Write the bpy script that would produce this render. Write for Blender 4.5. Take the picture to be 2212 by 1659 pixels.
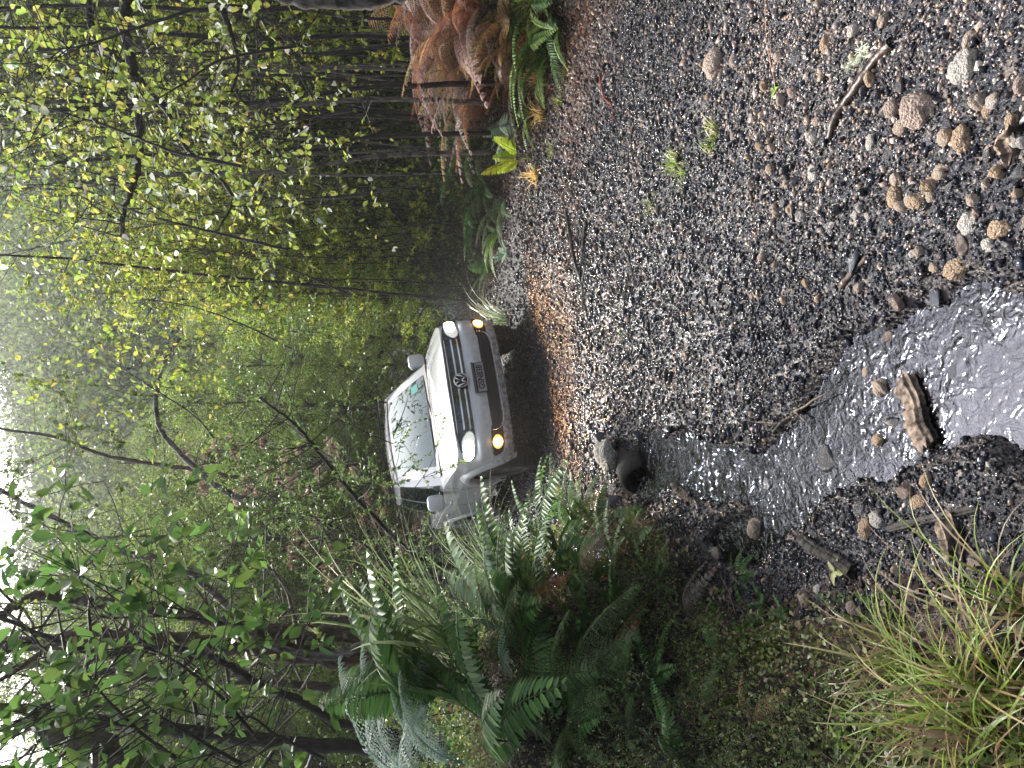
import bpy, bmesh, math, random
import numpy as np
from mathutils import Vector, Matrix
R = math.radians
SC = bpy.context.scene
COL = SC.collection
for o in list(bpy.data.objects): bpy.data.objects.remove(o)
random.seed(7)
RNG = np.random.default_rng(7)

# ------------------------------------------------------------------ camera
# the photograph was taken with the phone turned on its side: world "up" points
# to the left edge of the frame, so the camera is rolled by 90 degrees
F_PX, CX, CY, PITCH, CAM_H = 1600.0, 829.5, 1106.0, R(7.9), 1.47
cam_d = bpy.data.cameras.new('camera'); cam = bpy.data.objects.new('camera', cam_d)
COL.objects.link(cam); SC.camera = cam
FW = Vector((0, math.cos(PITCH), -math.sin(PITCH)))
DN = Vector((0, -math.sin(PITCH), -math.cos(PITCH)))
RT = Vector((1, 0, 0))
m = Matrix.Identity(4)
for i in range(3):
    m[i][0] = DN[i]; m[i][1] = RT[i]; m[i][2] = -FW[i]
m[2][3] = CAM_H
cam.matrix_world = m
cam_d.sensor_width = 36.0; cam_d.lens = 26.04
cam_d.clip_start = 0.05; cam_d.clip_end = 1500.0

# ------------------------------------------------------------------ light
SUN_EL, SUN_AZ = R(52), R(-14)            # azimuth measured from +Y towards +X
w = bpy.data.worlds.new('World'); SC.world = w; w.use_nodes = True
nt = w.node_tree; nt.nodes.clear()
sky = nt.nodes.new('ShaderNodeTexSky'); sky.sky_type = 'NISHITA'; sky.sun_disc = False
sky.sun_elevation = SUN_EL; sky.sun_rotation = SUN_AZ
sky.air_density = 1.0; sky.dust_density = 6.0; sky.ozone_density = 1.0
hs = nt.nodes.new('ShaderNodeHueSaturation'); hs.inputs['Saturation'].default_value = 0.62
bg = nt.nodes.new('ShaderNodeBackground'); bg.inputs[1].default_value = 0.105
wo = nt.nodes.new('ShaderNodeOutputWorld')
nt.links.new(sky.outputs[0], hs.inputs['Color']); nt.links.new(hs.outputs[0], bg.inputs[0]); nt.links.new(bg.outputs[0], wo.inputs[0])
sl = bpy.data.lights.new('sun', 'SUN'); sl.energy = 3.4; sl.angle = R(9); sl.color = (1.0, 0.965, 0.90)
so = bpy.data.objects.new('sun', sl); COL.objects.link(so)
sd = Vector((math.sin(SUN_AZ) * math.cos(SUN_EL), math.cos(SUN_AZ) * math.cos(SUN_EL), math.sin(SUN_EL)))
so.rotation_euler = sd.to_track_quat('Z', 'Y').to_euler(); so.location = (0, 0, 30)
SC.view_settings.view_transform = 'Standard'; SC.view_settings.look = 'None'
SC.view_settings.exposure = 1.3; SC.view_settings.gamma = 1.0
cy = SC.cycles
cy.max_bounces = 7; cy.diffuse_bounces = 3; cy.glossy_bounces = 3; cy.transmission_bounces = 4
cy.transparent_max_bounces = 8; cy.volume_bounces = 0; cy.caustics_reflective = False; cy.caustics_refractive = False
cy.sample_clamp_indirect = 4.0

# ------------------------------------------------------------------ helpers
def srgb(h):
    c = [int(h[i:i + 2], 16) / 255 for i in (0, 2, 4)]
    return tuple((x / 12.92 if x <= .04045 else ((x + .055) / 1.055) ** 2.4) for x in c)

def tag(o, label=None, cat=None, group=None, kind=None):
    if label: o['label'] = label
    if cat: o['category'] = cat
    if group: o['group'] = group
    if kind: o['kind'] = kind
    return o

def empty(name, loc=(0, 0, 0), rot=(0, 0, 0), label=None, cat=None, group=None):
    o = bpy.data.objects.new(name, None); COL.objects.link(o)
    o.location = loc; o.rotation_euler = rot; o.empty_display_size = .1
    return tag(o, label, cat, group)

def mesh_obj(name, V, Fc, mat, parent=None, smooth=False, col=None, midx=None):
    """V (n,3); Fc list of faces, or an (m,k) array; col (n,3) per-vertex colour"""
    me = bpy.data.meshes.new(name)
    V = np.asarray(V, dtype=np.float32).reshape(-1, 3)
    if isinstance(Fc, np.ndarray):
        k = Fc.shape[1]; nf = len(Fc)
        me.vertices.add(len(V)); me.vertices.foreach_set('co', V.ravel())
        me.loops.add(nf * k); me.loops.foreach_set('vertex_index', Fc.astype(np.int32).ravel())
        me.polygons.add(nf); me.polygons.foreach_set('loop_start', np.arange(0, nf * k, k, dtype=np.int32))
        me.update(calc_edges=True)
    else:
        me.from_pydata(V.tolist(), [], Fc)
    if smooth: me.polygons.foreach_set('use_smooth', np.ones(len(me.polygons), dtype=bool))
    mats = mat if isinstance(mat, (list, tuple)) else [mat]
    for mm in mats: me.materials.append(mm)
    if midx is not None: me.polygons.foreach_set('material_index', np.asarray(midx, dtype=np.int32))
    if col is not None:
        a = me.color_attributes.new('tint', 'FLOAT_COLOR', 'POINT')
        c = np.ones((len(V), 4), dtype=np.float32); c[:, :3] = col
        a.data.foreach_set('color', c.ravel())
    me.update()
    o = bpy.data.objects.new(name, me); COL.objects.link(o)
    if parent: o.parent = parent
    return o

class MB:
    """collects faces of several shapes for ONE mesh object"""
    def __init__(s): s.v = []; s.f = []; s.c = []; s.n = 0; s.m = []
    def add(s, V, Fc, col=None, mi=0):
        V = np.asarray(V, dtype=float).reshape(-1, 3)
        for f in (Fc.tolist() if isinstance(Fc, np.ndarray) else Fc):
            s.f.append([i + s.n for i in f]); s.m.append(mi)
        s.v.append(V)
        c = np.ones((len(V), 3)) if col is None else np.broadcast_to(np.asarray(col, dtype=float), (len(V), 3))
        s.c.append(c); s.n += len(V)
    def build(s, name, mat, parent=None, smooth=False):
        return mesh_obj(name, np.concatenate(s.v), s.f, mat, parent, smooth, np.concatenate(s.c), s.m)

def tube_vf(P, r, k=6, cap=True):
    P = np.asarray(P, dtype=float); n = len(P)
    r = np.broadcast_to(np.asarray(r, dtype=float), (n,))
    T = np.gradient(P, axis=0); T /= np.linalg.norm(T, axis=1)[:, None] + 1e-9
    ref = np.array([0., 0, 1]) if abs(T[0][2]) < .8 else np.array([1., 0, 0])
    V = []
    a = np.cross(T[0], ref); a /= np.linalg.norm(a)
    for i in range(n):
        a = a - T[i] * a.dot(T[i]); a /= np.linalg.norm(a) + 1e-9
        b = np.cross(T[i], a)
        th = np.arange(k) * 2 * math.pi / k
        V.append(P[i] + r[i] * (np.outer(np.cos(th), a) + np.outer(np.sin(th), b)))
    V = np.concatenate(V)
    F_ = [[i * k + j, i * k + (j + 1) % k, (i + 1) * k + (j + 1) % k, (i + 1) * k + j] for i in range(n - 1) for j in range(k)]
    if cap: F_ += [list(range(k))[::-1], list(range((n - 1) * k, n * k))]
    return V, F_

def box_vf(c, s, rot=None):
    V = np.array([[x, y, z] for x in (-.5, .5) for y in (-.5, .5) for z in (-.5, .5)]) * np.array(s)
    if rot is not None: V = V @ np.array(rot).T
    V = V + np.array(c)
    return V, [[0, 1, 3, 2], [4, 6, 7, 5], [0, 4, 5, 1], [2, 3, 7, 6], [0, 2, 6, 4], [1, 5, 7, 3]]

def grid_vf(P):
    """P (n,m,3) -> verts, quads"""
    n, mm = P.shape[:2]
    i, j = np.meshgrid(np.arange(n - 1), np.arange(mm - 1), indexing='ij')
    a = (i * mm + j).ravel()
    return P.reshape(-1, 3), np.stack([a, a + mm, a + mm + 1, a + 1], 1)

def catmull(pts, n):
    p = np.asarray(pts, dtype=float); p = np.vstack([2 * p[0] - p[1], p, 2 * p[-1] - p[-2]])
    out = []
    for i in range(1, len(p) - 2):
        for t in np.linspace(0, 1, n, endpoint=False):
            a, b, c, d = p[i - 1:i + 3]
            out.append(.5 * ((2 * b) + (c - a) * t + (2 * a - 5 * b + 4 * c - d) * t * t + (3 * b - a - 3 * c + d) * t ** 3))
    out.append(p[-2]); return np.array(out)

def vnoise(x, y, seed=0):
    x = np.asarray(x, dtype=float); y = np.asarray(y, dtype=float)
    xi = np.floor(x).astype(np.int64); yi = np.floor(y).astype(np.int64); fx = x - xi; fy = y - yi
    def h(a, b):
        n = (a * 374761393 + b * 668265263 + seed * 1442695041) & 0xffffffff
        n = ((n ^ (n >> 13)) * 1274126177) & 0xffffffff
        return ((n ^ (n >> 16)) & 0xffff) / 65535.0
    fx = fx * fx * (3 - 2 * fx); fy = fy * fy * (3 - 2 * fy)
    return (h(xi, yi) * (1 - fx) + h(xi + 1, yi) * fx) * (1 - fy) + (h(xi, yi + 1) * (1 - fx) + h(xi + 1, yi + 1) * fx) * fy
def fbm(x, y, o=4, seed=0):
    s = 0; a = 1; t = 0
    for k in range(o):
        s = s + a * (vnoise(x * 2 ** k, y * 2 ** k, seed + k) - .5); t += a; a *= .5
    return s / t
def sstep(a, b, x):
    t = np.clip((np.asarray(x, dtype=float) - a) / (b - a), 0, 1); return t * t * (3 - 2 * t)

# ---- node helpers
def new_mat(name):
    mt = bpy.data.materials.new(name); mt.use_nodes = True
    n = mt.node_tree; n.nodes.clear(); out = n.nodes.new('ShaderNodeOutputMaterial')
    return mt, n, out
def N(n, typ, **kw):
    nd = n.nodes.new(typ)
    for k, v in kw.items():
        if k.startswith('i_'): nd.inputs[k[2:].replace('_', ' ')].default_value = v
        else: setattr(nd, k, v)
    return nd
def principled(n, out, **kw):
    p = n.nodes.new('ShaderNodeBsdfPrincipled')
    for k, v in kw.items(): p.inputs[k].default_value = v
    n.links.new(p.outputs[0], out.inputs[0]); return p
def ramp(n, src, stops, interp='LINEAR'):
    r = n.nodes.new('ShaderNodeValToRGB'); r.color_ramp.interpolation = interp
    e = r.color_ramp.elements
    while len(e) < len(stops): e.new(.5)
    for i, (p, c) in enumerate(stops):
        e[i].position = p; e[i].color = (*c, 1) if len(c) == 3 else c
    n.links.new(src, r.inputs[0]); return r
def bump(n, p, h, strength=.3, dist=.01):
    b = N(n, 'ShaderNodeBump'); b.inputs['Strength'].default_value = strength; b.inputs['Distance'].default_value = dist
    n.links.new(h, b.inputs['Height']); n.links.new(b.outputs[0], p.inputs['Normal']); return b
def mix(n, a, b, f):
    x = n.nodes.new('ShaderNodeMix'); x.data_type = 'RGBA'
    for s, v in ((6, a), (7, b), (0, f)):
        if hasattr(v, 'links'): n.links.new(v, x.inputs[s])
        elif s == 0: x.inputs[0].default_value = v
        else: x.inputs[s].default_value = (*v, 1)
    return x.outputs[2]

def simple(name, col, rough=.5, metal=0., coat=0., spec=.5, noise=None, emit=None):
    mt, n, out = new_mat(name)
    p = principled(n, out, **{'Base Color': (*col, 1), 'Roughness': rough, 'Metallic': metal, 'Coat Weight': coat, 'Specular IOR Level': spec})
    if noise:
        sc, dark, amt, bs = noise
        tc = N(n, 'ShaderNodeTexCoord'); ns = N(n, 'ShaderNodeTexNoise'); ns.inputs['Scale'].default_value = sc; ns.inputs['Detail'].default_value = 6
        n.links.new(tc.outputs['Object'], ns.inputs['Vector'])
        rp = ramp(n, ns.outputs[0], [(.5 - amt, dark), (.5 + amt, col)])
        n.links.new(rp.outputs[0], p.inputs['Base Color'])
        if bs: bump(n, p, ns.outputs[0], bs, .01)
    if emit:
        p.inputs['Emission Color'].default_value = (*emit[0], 1); p.inputs['Emission Strength'].default_value = emit[1]
    return mt

def leaf_mat(name, rough=.4, trans=.38, spec=.5, val=1.0, vary=.25):
    mt, n, out = new_mat(name)
    at = N(n, 'ShaderNodeAttribute', attribute_name='tint')
    oi = N(n, 'ShaderNodeObjectInfo')
    hsv = N(n, 'ShaderNodeHueSaturation')
    mr = N(n, 'ShaderNodeMapRange'); mr.inputs['To Min'].default_value = val * (1 - vary); mr.inputs['To Max'].default_value = val * (1 + vary)
    n.links.new(oi.outputs['Random'], mr.inputs[0]); n.links.new(mr.outputs[0], hsv.inputs['Value']); n.links.new(at.outputs['Color'], hsv.inputs['Color'])
    p = N(n, 'ShaderNodeBsdfPrincipled'); p.inputs['Roughness'].default_value = rough; p.inputs['Specular IOR Level'].default_value = spec
    n.links.new(hsv.outputs[0], p.inputs['Base Color'])
    t = N(n, 'ShaderNodeBsdfTranslucent')
    g = N(n, 'ShaderNodeGamma'); g.inputs[1].default_value = .82
    n.links.new(hsv.outputs[0], g.inputs[0]); n.links.new(g.outputs[0], t.inputs[0])
    mx = N(n, 'ShaderNodeMixShader'); mx.inputs[0].default_value = trans
    n.links.new(p.outputs[0], mx.inputs[1]); n.links.new(t.outputs[0], mx.inputs[2]); n.links.new(mx.outputs[0], out.inputs[0])
    return mt

def bark_mat(name, dark, light, patch=None, amt=.55):
    mt, n, out = new_mat(name)
    p = principled(n, out, **{'Roughness': .75})
    tc = N(n, 'ShaderNodeTexCoord'); mp = N(n, 'ShaderNodeMapping'); mp.inputs['Scale'].default_value = (1, 1, .25)
    n.links.new(tc.outputs['Object'], mp.inputs[0])
    ns = N(n, 'ShaderNodeTexNoise'); ns.inputs['Scale'].default_value = 45; ns.inputs['Detail'].default_value = 5
    n.links.new(mp.outputs[0], ns.inputs['Vector'])
    c = ramp(n, ns.outputs[0], [(.35, dark), (.7, light)]).outputs[0]
    if patch:
        n2 = N(n, 'ShaderNodeTexNoise'); n2.inputs['Scale'].default_value = 6; n2.inputs['Detail'].default_value = 4
        n.links.new(tc.outputs['Object'], n2.inputs['Vector'])
        f = ramp(n, n2.outputs[0], [(amt, (0, 0, 0)), (amt + .06, (1, 1, 1))]).outputs[0]
        c = mix(n, c, patch, f)
    n.links.new(c, p.inputs['Base Color']); bump(n, p, ns.outputs[0], .6, .01)
    return mt

# ------------------------------------------------------------------ terrain
YAW = R(19.9); C0 = np.array([0.142, 8.56])
DB = np.array([-math.sin(YAW), math.cos(YAW)]); DR = np.array([math.cos(YAW), math.sin(YAW)])
def car_ab(x, y):
    return (x - C0[0]) * DR[0] + (y - C0[1]) * DR[1], (x - C0[0]) * DB[0] + (y - C0[1]) * DB[1]
LE = np.array([(0, -.1), (1.6, -.42), (2.3, -.66), (3.0, -.9), (3.4, -.93), (4.15, -.68), (5.8, -.75), (7, -1.1), (8.1, -1.6), (11, -2.8), (15, -4.4), (25, -9), (200, -60)])
RE = np.array([(0, 4.6), (3, 4.0), (6, 3.15), (8, 3.1), (9.6, 2.7), (11, 2.0), (13, 1.2), (16, 0.0), (22, -3.5), (30, -8), (200, -55)])
CH = np.array([(.05, 1.1, .34), (.06, 1.75, .28), (-.04, 2.3, .22), (-.34, 2.75, .20), (-.46, 3.3, .20), (-.40, 4.0, .18), (-.5, 4.5, .19), (-.6, 4.9, .16)])
CH2 = np.array([(-.45, 2.9, .2), (-.68, 3.15, .16), (-.8, 3.5, .1)])
def seg_mask(x, y, C):
    best = np.full(np.shape(x), -9.)
    for (x0, y0, w0), (x1, y1, w1) in zip(C[:-1], C[1:]):
        dx, dy = x1 - x0, y1 - y0
        t = np.clip(((x - x0) * dx + (y - y0) * dy) / (dx * dx + dy * dy), 0, 1)
        d = np.hypot(x - x0 - t * dx, y - y0 - t * dy)
        best = np.maximum(best, 1 - d / (w0 + t * (w1 - w0)))
    return best
def water_z(y): return -.085 + .012 * np.clip(np.asarray(y) - 1.5, 0, 4)
def masks(x, y):
    x = np.asarray(x, dtype=float); y = np.asarray(y, dtype=float)
    wob = .12 * fbm(x * 1.3, y * 1.3, 3, 5) + .05 * fbm(x * 6, y * 6, 2, 9)
    sL = np.interp(y, LE[:, 0], LE[:, 1]) - x + wob
    sR = x - np.interp(y, RE[:, 0], RE[:, 1]) + wob * 1.6
    ch = np.maximum(seg_mask(x, y, CH), seg_mask(x, y, CH2)) + 1.25 * fbm(x * 3.6, y * 3.6, 4, 21)
    return sL, sR, ch
def ground(x, y, fine=True):
    x = np.asarray(x, dtype=float); y = np.asarray(y, dtype=float)
    sL, sR, ch = masks(x, y)
    a, b = car_ab(x, y)
    wr = sstep(-3.5, -.6, b) * (1 - sstep(7, 12, b))
    z = .1263 * np.clip(a, -2.0, 1.8) * wr - .02
    # wheel ruts and swells
    z = z + .05 * fbm(x * .9, y * .9, 3, 3) * (1 - wr * .5) - .03 * np.exp(-((y - 7.2 + .1 * x) / .35) ** 2) * sstep(-1, 0, x)
    A = np.interp(y, [1, 2, 3.2, 4.5, 7, 9, 14], [.10, .27, .86, .92, .70, .45, .3])
    z = z + A * sstep(-.05, 1.1, sL) + .10 * np.clip(sL, 0, 2) - .22 * np.clip(sL - 2.2, 0, 6) * (1 - sstep(12, 20, y))
    z = z + .32 * sstep(0, .7, sR) + .16 * np.clip(sR, 0, 3) + .10 * np.clip(sR - 3, 0, 40)
    bank = np.maximum(sstep(0, .5, sL), sstep(0, .5, sR))
    z = z + bank * (.28 * fbm(x * 1.7, y * 1.7, 4, 11) + .10 * fbm(x * 9, y * 9, 3, 12))
    z = z - .15 * np.exp(-(((x + .70) / .19) ** 2 + ((y - 4.60) / .20) ** 2)) + .15 * np.exp(-(((x + .45) / .22) ** 2 + ((y - 5.12) / .22) ** 2))
    z = z - .115 * sstep(-.1, .45, ch) * (1 - sstep(-.05, .25, sL))
    z = z + .16 * np.clip(y - 15, 0, 20) * sstep(-14, -4, x) + .60 * np.clip(y - 30, 0, 62) * sstep(-75, 5, x + 22)
    z = z + .30 * np.clip(y - 34, 0, 60) * (1 - sstep(-75, 5, x + 22))
    z = z + sstep(25, 60, y) * 5 * fbm(x * .04, y * .04, 3, 31)
    if fine:
        near = 1 - sstep(12, 25, y)
        z = z + near * (.022 * fbm(x * 9, y * 9, 3, 41) + .008 * fbm(x * 34, y * 34, 2, 43))
    return z
def gz(x, y, fine=True): return float(ground(np.array([x]), np.array([y]), fine)[0])
def ray(u, v):
    """direction for a point of the upright picture (1659 x 2212)"""
    d = FW + RT * ((u - CX) / F_PX) + DN * ((v - CY) / F_PX); return d
def on_ground(u, v, tmax=60):
    d = np.array(ray(u, v)); t = np.concatenate([np.arange(1.2, 8, .02), np.arange(8, tmax, .08)]); p = t[:, None] * d
    hit = CAM_H + p[:, 2] <= ground(p[:, 0], p[:, 1]); i = int(np.argmax(hit)) if hit.any() else -1
    q = p[i] + [0, 0, CAM_H]
    if q[1] < 5.3 and abs(q[0]) < 1.2 and masks(q[0], q[1])[2] > .05: q[2] = max(q[2], float(water_z(q[1])) - .012)
    return q
def at_depth(u, v, y):
    d = ray(u, v); t = y / d.y; return np.array([d.x * t, y, CAM_H + d.z * t])

def mk_axis(segs):
    out = []
    for a, b, st in segs: out += list(np.arange(a, b, st))
    return np.array(out + [segs[-1][1]])
xs = mk_axis([(-140, -40, 5), (-40, -12, 1.2), (-12, -4, .25), (-4, -1.8, .06), (-1.8, 2.2, .022), (2.2, 5, .06), (5, 12, .3), (12, 40, 1.4), (40, 140, 5)])
ys = mk_axis([(-25, -4, 1.5), (-4, .8, .3), (.8, 5, .022), (5, 9, .035), (9, 14, .08), (14, 30, .4), (30, 60, 1.5), (60, 180, 5)])
GX, GY = np.meshgrid(xs, ys, indexing='ij')
GZ = ground(GX, GY)
V, Fq = grid_vf(np.stack([GX, GY, GZ], 2))
sL, sR, ch = masks(GX, GY)
wet = sstep(-.35, .2, ch).ravel() * (1 - sstep(.1, .5, sL)).ravel()
lit = np.maximum(sstep(-.06, .14, sL + .2 * fbm(GX * 5, GY * 5, 3, 2)), sstep(-.1, .2, sR + .35 * fbm(GX * 4, GY * 4, 3, 6))).ravel()
brown = (np.exp(-((sR + .15) / .45) ** 2) + .8 * np.exp(-((GY - 7.3 + .35 * (GX)) / .45) ** 2) * sstep(-2, -.5, GX) * (1 - sstep(12, 14, GY))).ravel()
gm, n, out = new_mat('gravel_ground')
p = principled(n, out)
at = N(n, 'ShaderNodeAttribute', attribute_name='tint'); sp = N(n, 'ShaderNodeSeparateColor'); n.links.new(at.outputs['Color'], sp.inputs[0])
tc = N(n, 'ShaderNodeTexCoord')
def vor(scale, feat='F1', out_=0):
    v_ = N(n, 'ShaderNodeTexVoronoi', feature=feat); v_.inputs['Scale'].default_value = scale; v_.inputs['Randomness'].default_value = 1
    n.links.new(tc.outputs['Object'], v_.inputs['Vector']); return v_
def nz(scale, det=5):
    v_ = N(n, 'ShaderNodeTexNoise'); v_.inputs['Scale'].default_value = scale; v_.inputs['Detail'].default_value = det
    n.links.new(tc.outputs['Object'], v_.inputs['Vector']); return v_
v1 = vor(85); v2 = vor(38)
s1 = N(n, 'ShaderNodeSeparateColor'); n.links.new(v1.outputs['Color'], s1.inputs[0])
s2 = N(n, 'ShaderNodeSeparateColor'); n.links.new(v2.outputs['Color'], s2.inputs[0])
grain = ramp(n, s1.outputs[0], [(0, (.008, .009, .012)), (.6, (.016, .018, .027)), (.8, (.032, .034, .045)), (.92, (.08, .065, .065)), (.98, (.22, .18, .16)), (1, (.34, .30, .28))]).outputs[0]
grain2 = ramp(n, s2.outputs[0], [(0, (.015, .016, .022)), (.75, (.030, .032, .045)), (.93, (.12, .10, .095)), (1, (.34, .28, .25))]).outputs[0]
sel = ramp(n, nz(14).outputs[0], [(.5, (0, 0, 0)), (.58, (1, 1, 1))]).outputs[0]
g0 = mix(n, grain, grain2, sel)
soil = ramp(n, nz(60, 8).outputs[0], [(.36, (.006, .005, .005)), (.52, (.018, .013, .010)), (.68, (.06, .04, .03))]).outputs[0]
litter = ramp(n, nz(38, 9).outputs[0], [(.34, (.010, .008, .007)), (.47, (.045, .028, .022)), (.58, (.12, .075, .055)), (.7, (.28, .20, .15))]).outputs[0]
c1 = mix(n, g0, litter, sp.outputs[2])
c2 = mix(n, c1, soil, sp.outputs[0])
bedc = ramp(n, nz(30, 6).outputs[0], [(.3, (.02, .017, .017)), (.7, (.12, .095, .085))]).outputs[0]
wf = N(n, 'ShaderNodeMath', operation='MULTIPLY'); wf.inputs[1].default_value = .75; n.links.new(sp.outputs[1], wf.inputs[0])
c3 = mix(n, c2, bedc, wf.outputs[0])
n.links.new(c3, p.inputs['Base Color'])
rr = ramp(n, s1.outputs[1], [(0, (.10, .10, .10)), (1, (.5, .5, .5))]).outputs[0]
n.links.new(rr, p.inputs['Roughness'])
mth = N(n, 'ShaderNodeMath', operation='MULTIPLY_ADD'); mth.inputs[1].default_value = -1; mth.inputs[2].default_value = 1; n.links.new(v1.outputs['Distance'], mth.inputs[0])
ad = N(n, 'ShaderNodeMath', operation='ADD'); n.links.new(mth.outputs[0], ad.inputs[0]); n.links.new(nz(150, 4).outputs[0], ad.inputs[1])
bump(n, p, ad.outputs[0], .9, .008)
gcol = np.stack([lit, wet, np.clip(brown, 0, 1) * (1 - lit)], 1)
gobj = mesh_obj('ground', V, Fq, gm, None, True, gcol)
tag(gobj, kind='structure')

# stream water
wm, n, out = new_mat('stream_water')
gl = N(n, 'ShaderNodeBsdfGlossy'); gl.inputs['Roughness'].default_value = .06; gl.inputs['Color'].default_value = (.70, .76, .95, 1)
tr = N(n, 'ShaderNodeBsdfTransparent'); tr.inputs[0].default_value = (.50, .48, .50, 1)
fr = N(n, 'ShaderNodeFresnel'); fr.inputs['IOR'].default_value = 1.6
mx = N(n, 'ShaderNodeMixShader'); tc = N(n, 'ShaderNodeTexCoord')
mp = N(n, 'ShaderNodeMapping'); mp.inputs['Scale'].default_value = (1, .8, 1); n.links.new(tc.outputs['Object'], mp.inputs[0])
n1 = N(n, 'ShaderNodeTexNoise'); n1.inputs['Scale'].default_value = 24; n1.inputs['Detail'].default_value = 3; n1.inputs['Distortion'].default_value = 1.2; n.links.new(mp.outputs[0], n1.inputs['Vector'])
b_ = N(n, 'ShaderNodeBump'); b_.inputs['Strength'].default_value = 1; b_.inputs['Distance'].default_value = .0062
n2 = N(n, 'ShaderNodeTexNoise'); n2.inputs['Scale'].default_value = 3.2; n2.inputs['Detail'].default_value = 2; n.links.new(tc.outputs['Object'], n2.inputs['Vector'])
fl = ramp(n, n2.outputs[0], [(.38, (.42, .42, .42)), (.60, (1.15, 1.15, 1.15))]).outputs[0]
mu = N(n, 'ShaderNodeMath', operation='MULTIPLY'); n.links.new(n1.outputs[0], mu.inputs[0]); n.links.new(fl, mu.inputs[1])
n.links.new(mu.outputs[0], b_.inputs['Height'])
for t in (gl, fr): n.links.new(b_.outputs[0], t.inputs['Normal'])
n.links.new(fr.outputs[0], mx.inputs[0]); n.links.new(tr.outputs[0], mx.inputs[1]); n.links.new(gl.outputs[0], mx.inputs[2]); n.links.new(mx.outputs[0], out.inputs[0])
wx, wy = np.meshgrid(np.arange(-1.3, 1.0, .04), np.arange(.7, 5.6, .04), indexing='ij')
V, Fq = grid_vf(np.stack([wx, wy, water_z(wy)], 2))
cx_ = V[Fq].mean(1); sl_, _, c_ = masks(cx_[:, 0], cx_[:, 1])
keep = (c_ > -.4) & (sl_ < .6)
tag(mesh_obj('stream', V, Fq[keep], wm, None, True), kind='structure')

# ------------------------------------------------------------------ the white ute
paint = simple('white_paint', (.72, .74, .80), .22, coat=1.0, noise=(3.0, (.62, .62, .66), .32, 0))
n = paint.node_tree; pb = [q for q in n.nodes if q.type == 'BSDF_PRINCIPLED'][0]; src = pb.inputs['Base Color'].links[0].from_socket
tc_ = N(n, 'ShaderNodeTexCoord'); sx_ = N(n, 'ShaderNodeSeparateXYZ'); n.links.new(tc_.outputs['Object'], sx_.inputs[0])
mr_ = N(n, 'ShaderNodeMapRange'); mr_.inputs['From Min'].default_value = .78; mr_.inputs['From Max'].default_value = .36; n.links.new(sx_.outputs['Z'], mr_.inputs[0])
ns_ = N(n, 'ShaderNodeTexNoise'); ns_.inputs['Scale'].default_value = 22; ns_.inputs['Detail'].default_value = 9; n.links.new(tc_.outputs['Object'], ns_.inputs['Vector'])
ml_ = N(n, 'ShaderNodeMath', operation='MULTIPLY'); n.links.new(mr_.outputs[0], ml_.inputs[0]); n.links.new(ramp(n, ns_.outputs[0], [(.42, (0, 0, 0)), (.62, (.85, .85, .85))]).outputs[0], ml_.inputs[1])
n.links.new(mix(n, src, (.20, .16, .13), ml_.outputs[0]), pb.inputs['Base Color'])
blackp = simple('black_plastic', (.012, .012, .014), .5)
piano = simple('gloss_black', (.008, .008, .010), .12, coat=.6)
chrome = simple('chrome', (.75, .76, .80), .12, metal=1.0)
glass_d = simple('dark_glass', (.010, .018, .022), .02, spec=.5)
for q in glass_d.node_tree.nodes:
    if q.type == 'BSDF_PRINCIPLED': q.inputs['IOR'].default_value = 2.6; q.inputs['Specular Tint'].default_value = (.80, .95, 1, 1)
tyre_m = simple('tyre_rubber', (.018, .017, .017), .8, noise=(30, (.05, .04, .035), .15, .4))
lamp_m = simple('headlight_glow', (.9, .9, .9), .2, emit=((1.0, 1.0, .93), 22.0))
reflector_m = simple('lamp_reflector', (.75, .77, .8), .15, metal=.8, emit=((1, 1, .95), .22))
fog_halo_m = simple('fog_halo', (.8, .3, .06), .3, emit=((1.0, .30, .04), .9))  # orange glow around each fog lamp, put in as an emissive ring
fog_m = simple('fog_glow', (.9, .6, .2), .3, emit=((1.0, .55, .16), 16.0))
plate_m = simple('plate_white', (.34, .33, .36), .4)
dash_m = simple('dark_trim', (.03, .03, .032), .7)
rust_m = simple('underbody_brown', (.045, .033, .028), .8, noise=(9, (.015, .012, .011), .2, 0))

ute = empty('pickup_truck', label='white double cab pickup truck with headlights on, tilted on the gravel track', cat='pickup truck')
half = catmull([(0, 0), (.25, .006), (.5, .035), (.70, .10), (.84, .21), (.915, .38), (.945, .62), (.955, .95), (.957, 1.6), (.957, 2.4), (.957, 3.2), (.957, 4.1), (.95, 4.8), (.91, 5.15), (.80, 5.25), (.4, 5.26), (0, 5.26)], 14)
sa = np.concatenate([[0], np.cumsum(np.linalg.norm(np.diff(half, axis=0), axis=1))])
def s_of_b(b):
    i = np.searchsorted(half[:, 1], b); return float(np.interp(b, half[:250, 1], sa[:250]))
SMAX = sa[-1]; S_REAR = float(np.interp(5.15, half[:, 1], sa))
def inset(z, s):
    f = np.interp(z, [.30, .37, .45, .60, .70, .78, .80, .9, 1.0, 1.06, 1.12], [.12, .07, .02, 0, .0, .012, .045, .055, .085, .13, .2])
    g = np.interp(z, [.36, .45, .55, .80, .92, .97, 1.05, 1.17], [.07, .035, .012, 0, .004, .022, .035, .075])
    wv = sstep(.75, 1.25, s); return f * (1 - wv) + g * wv
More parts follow.
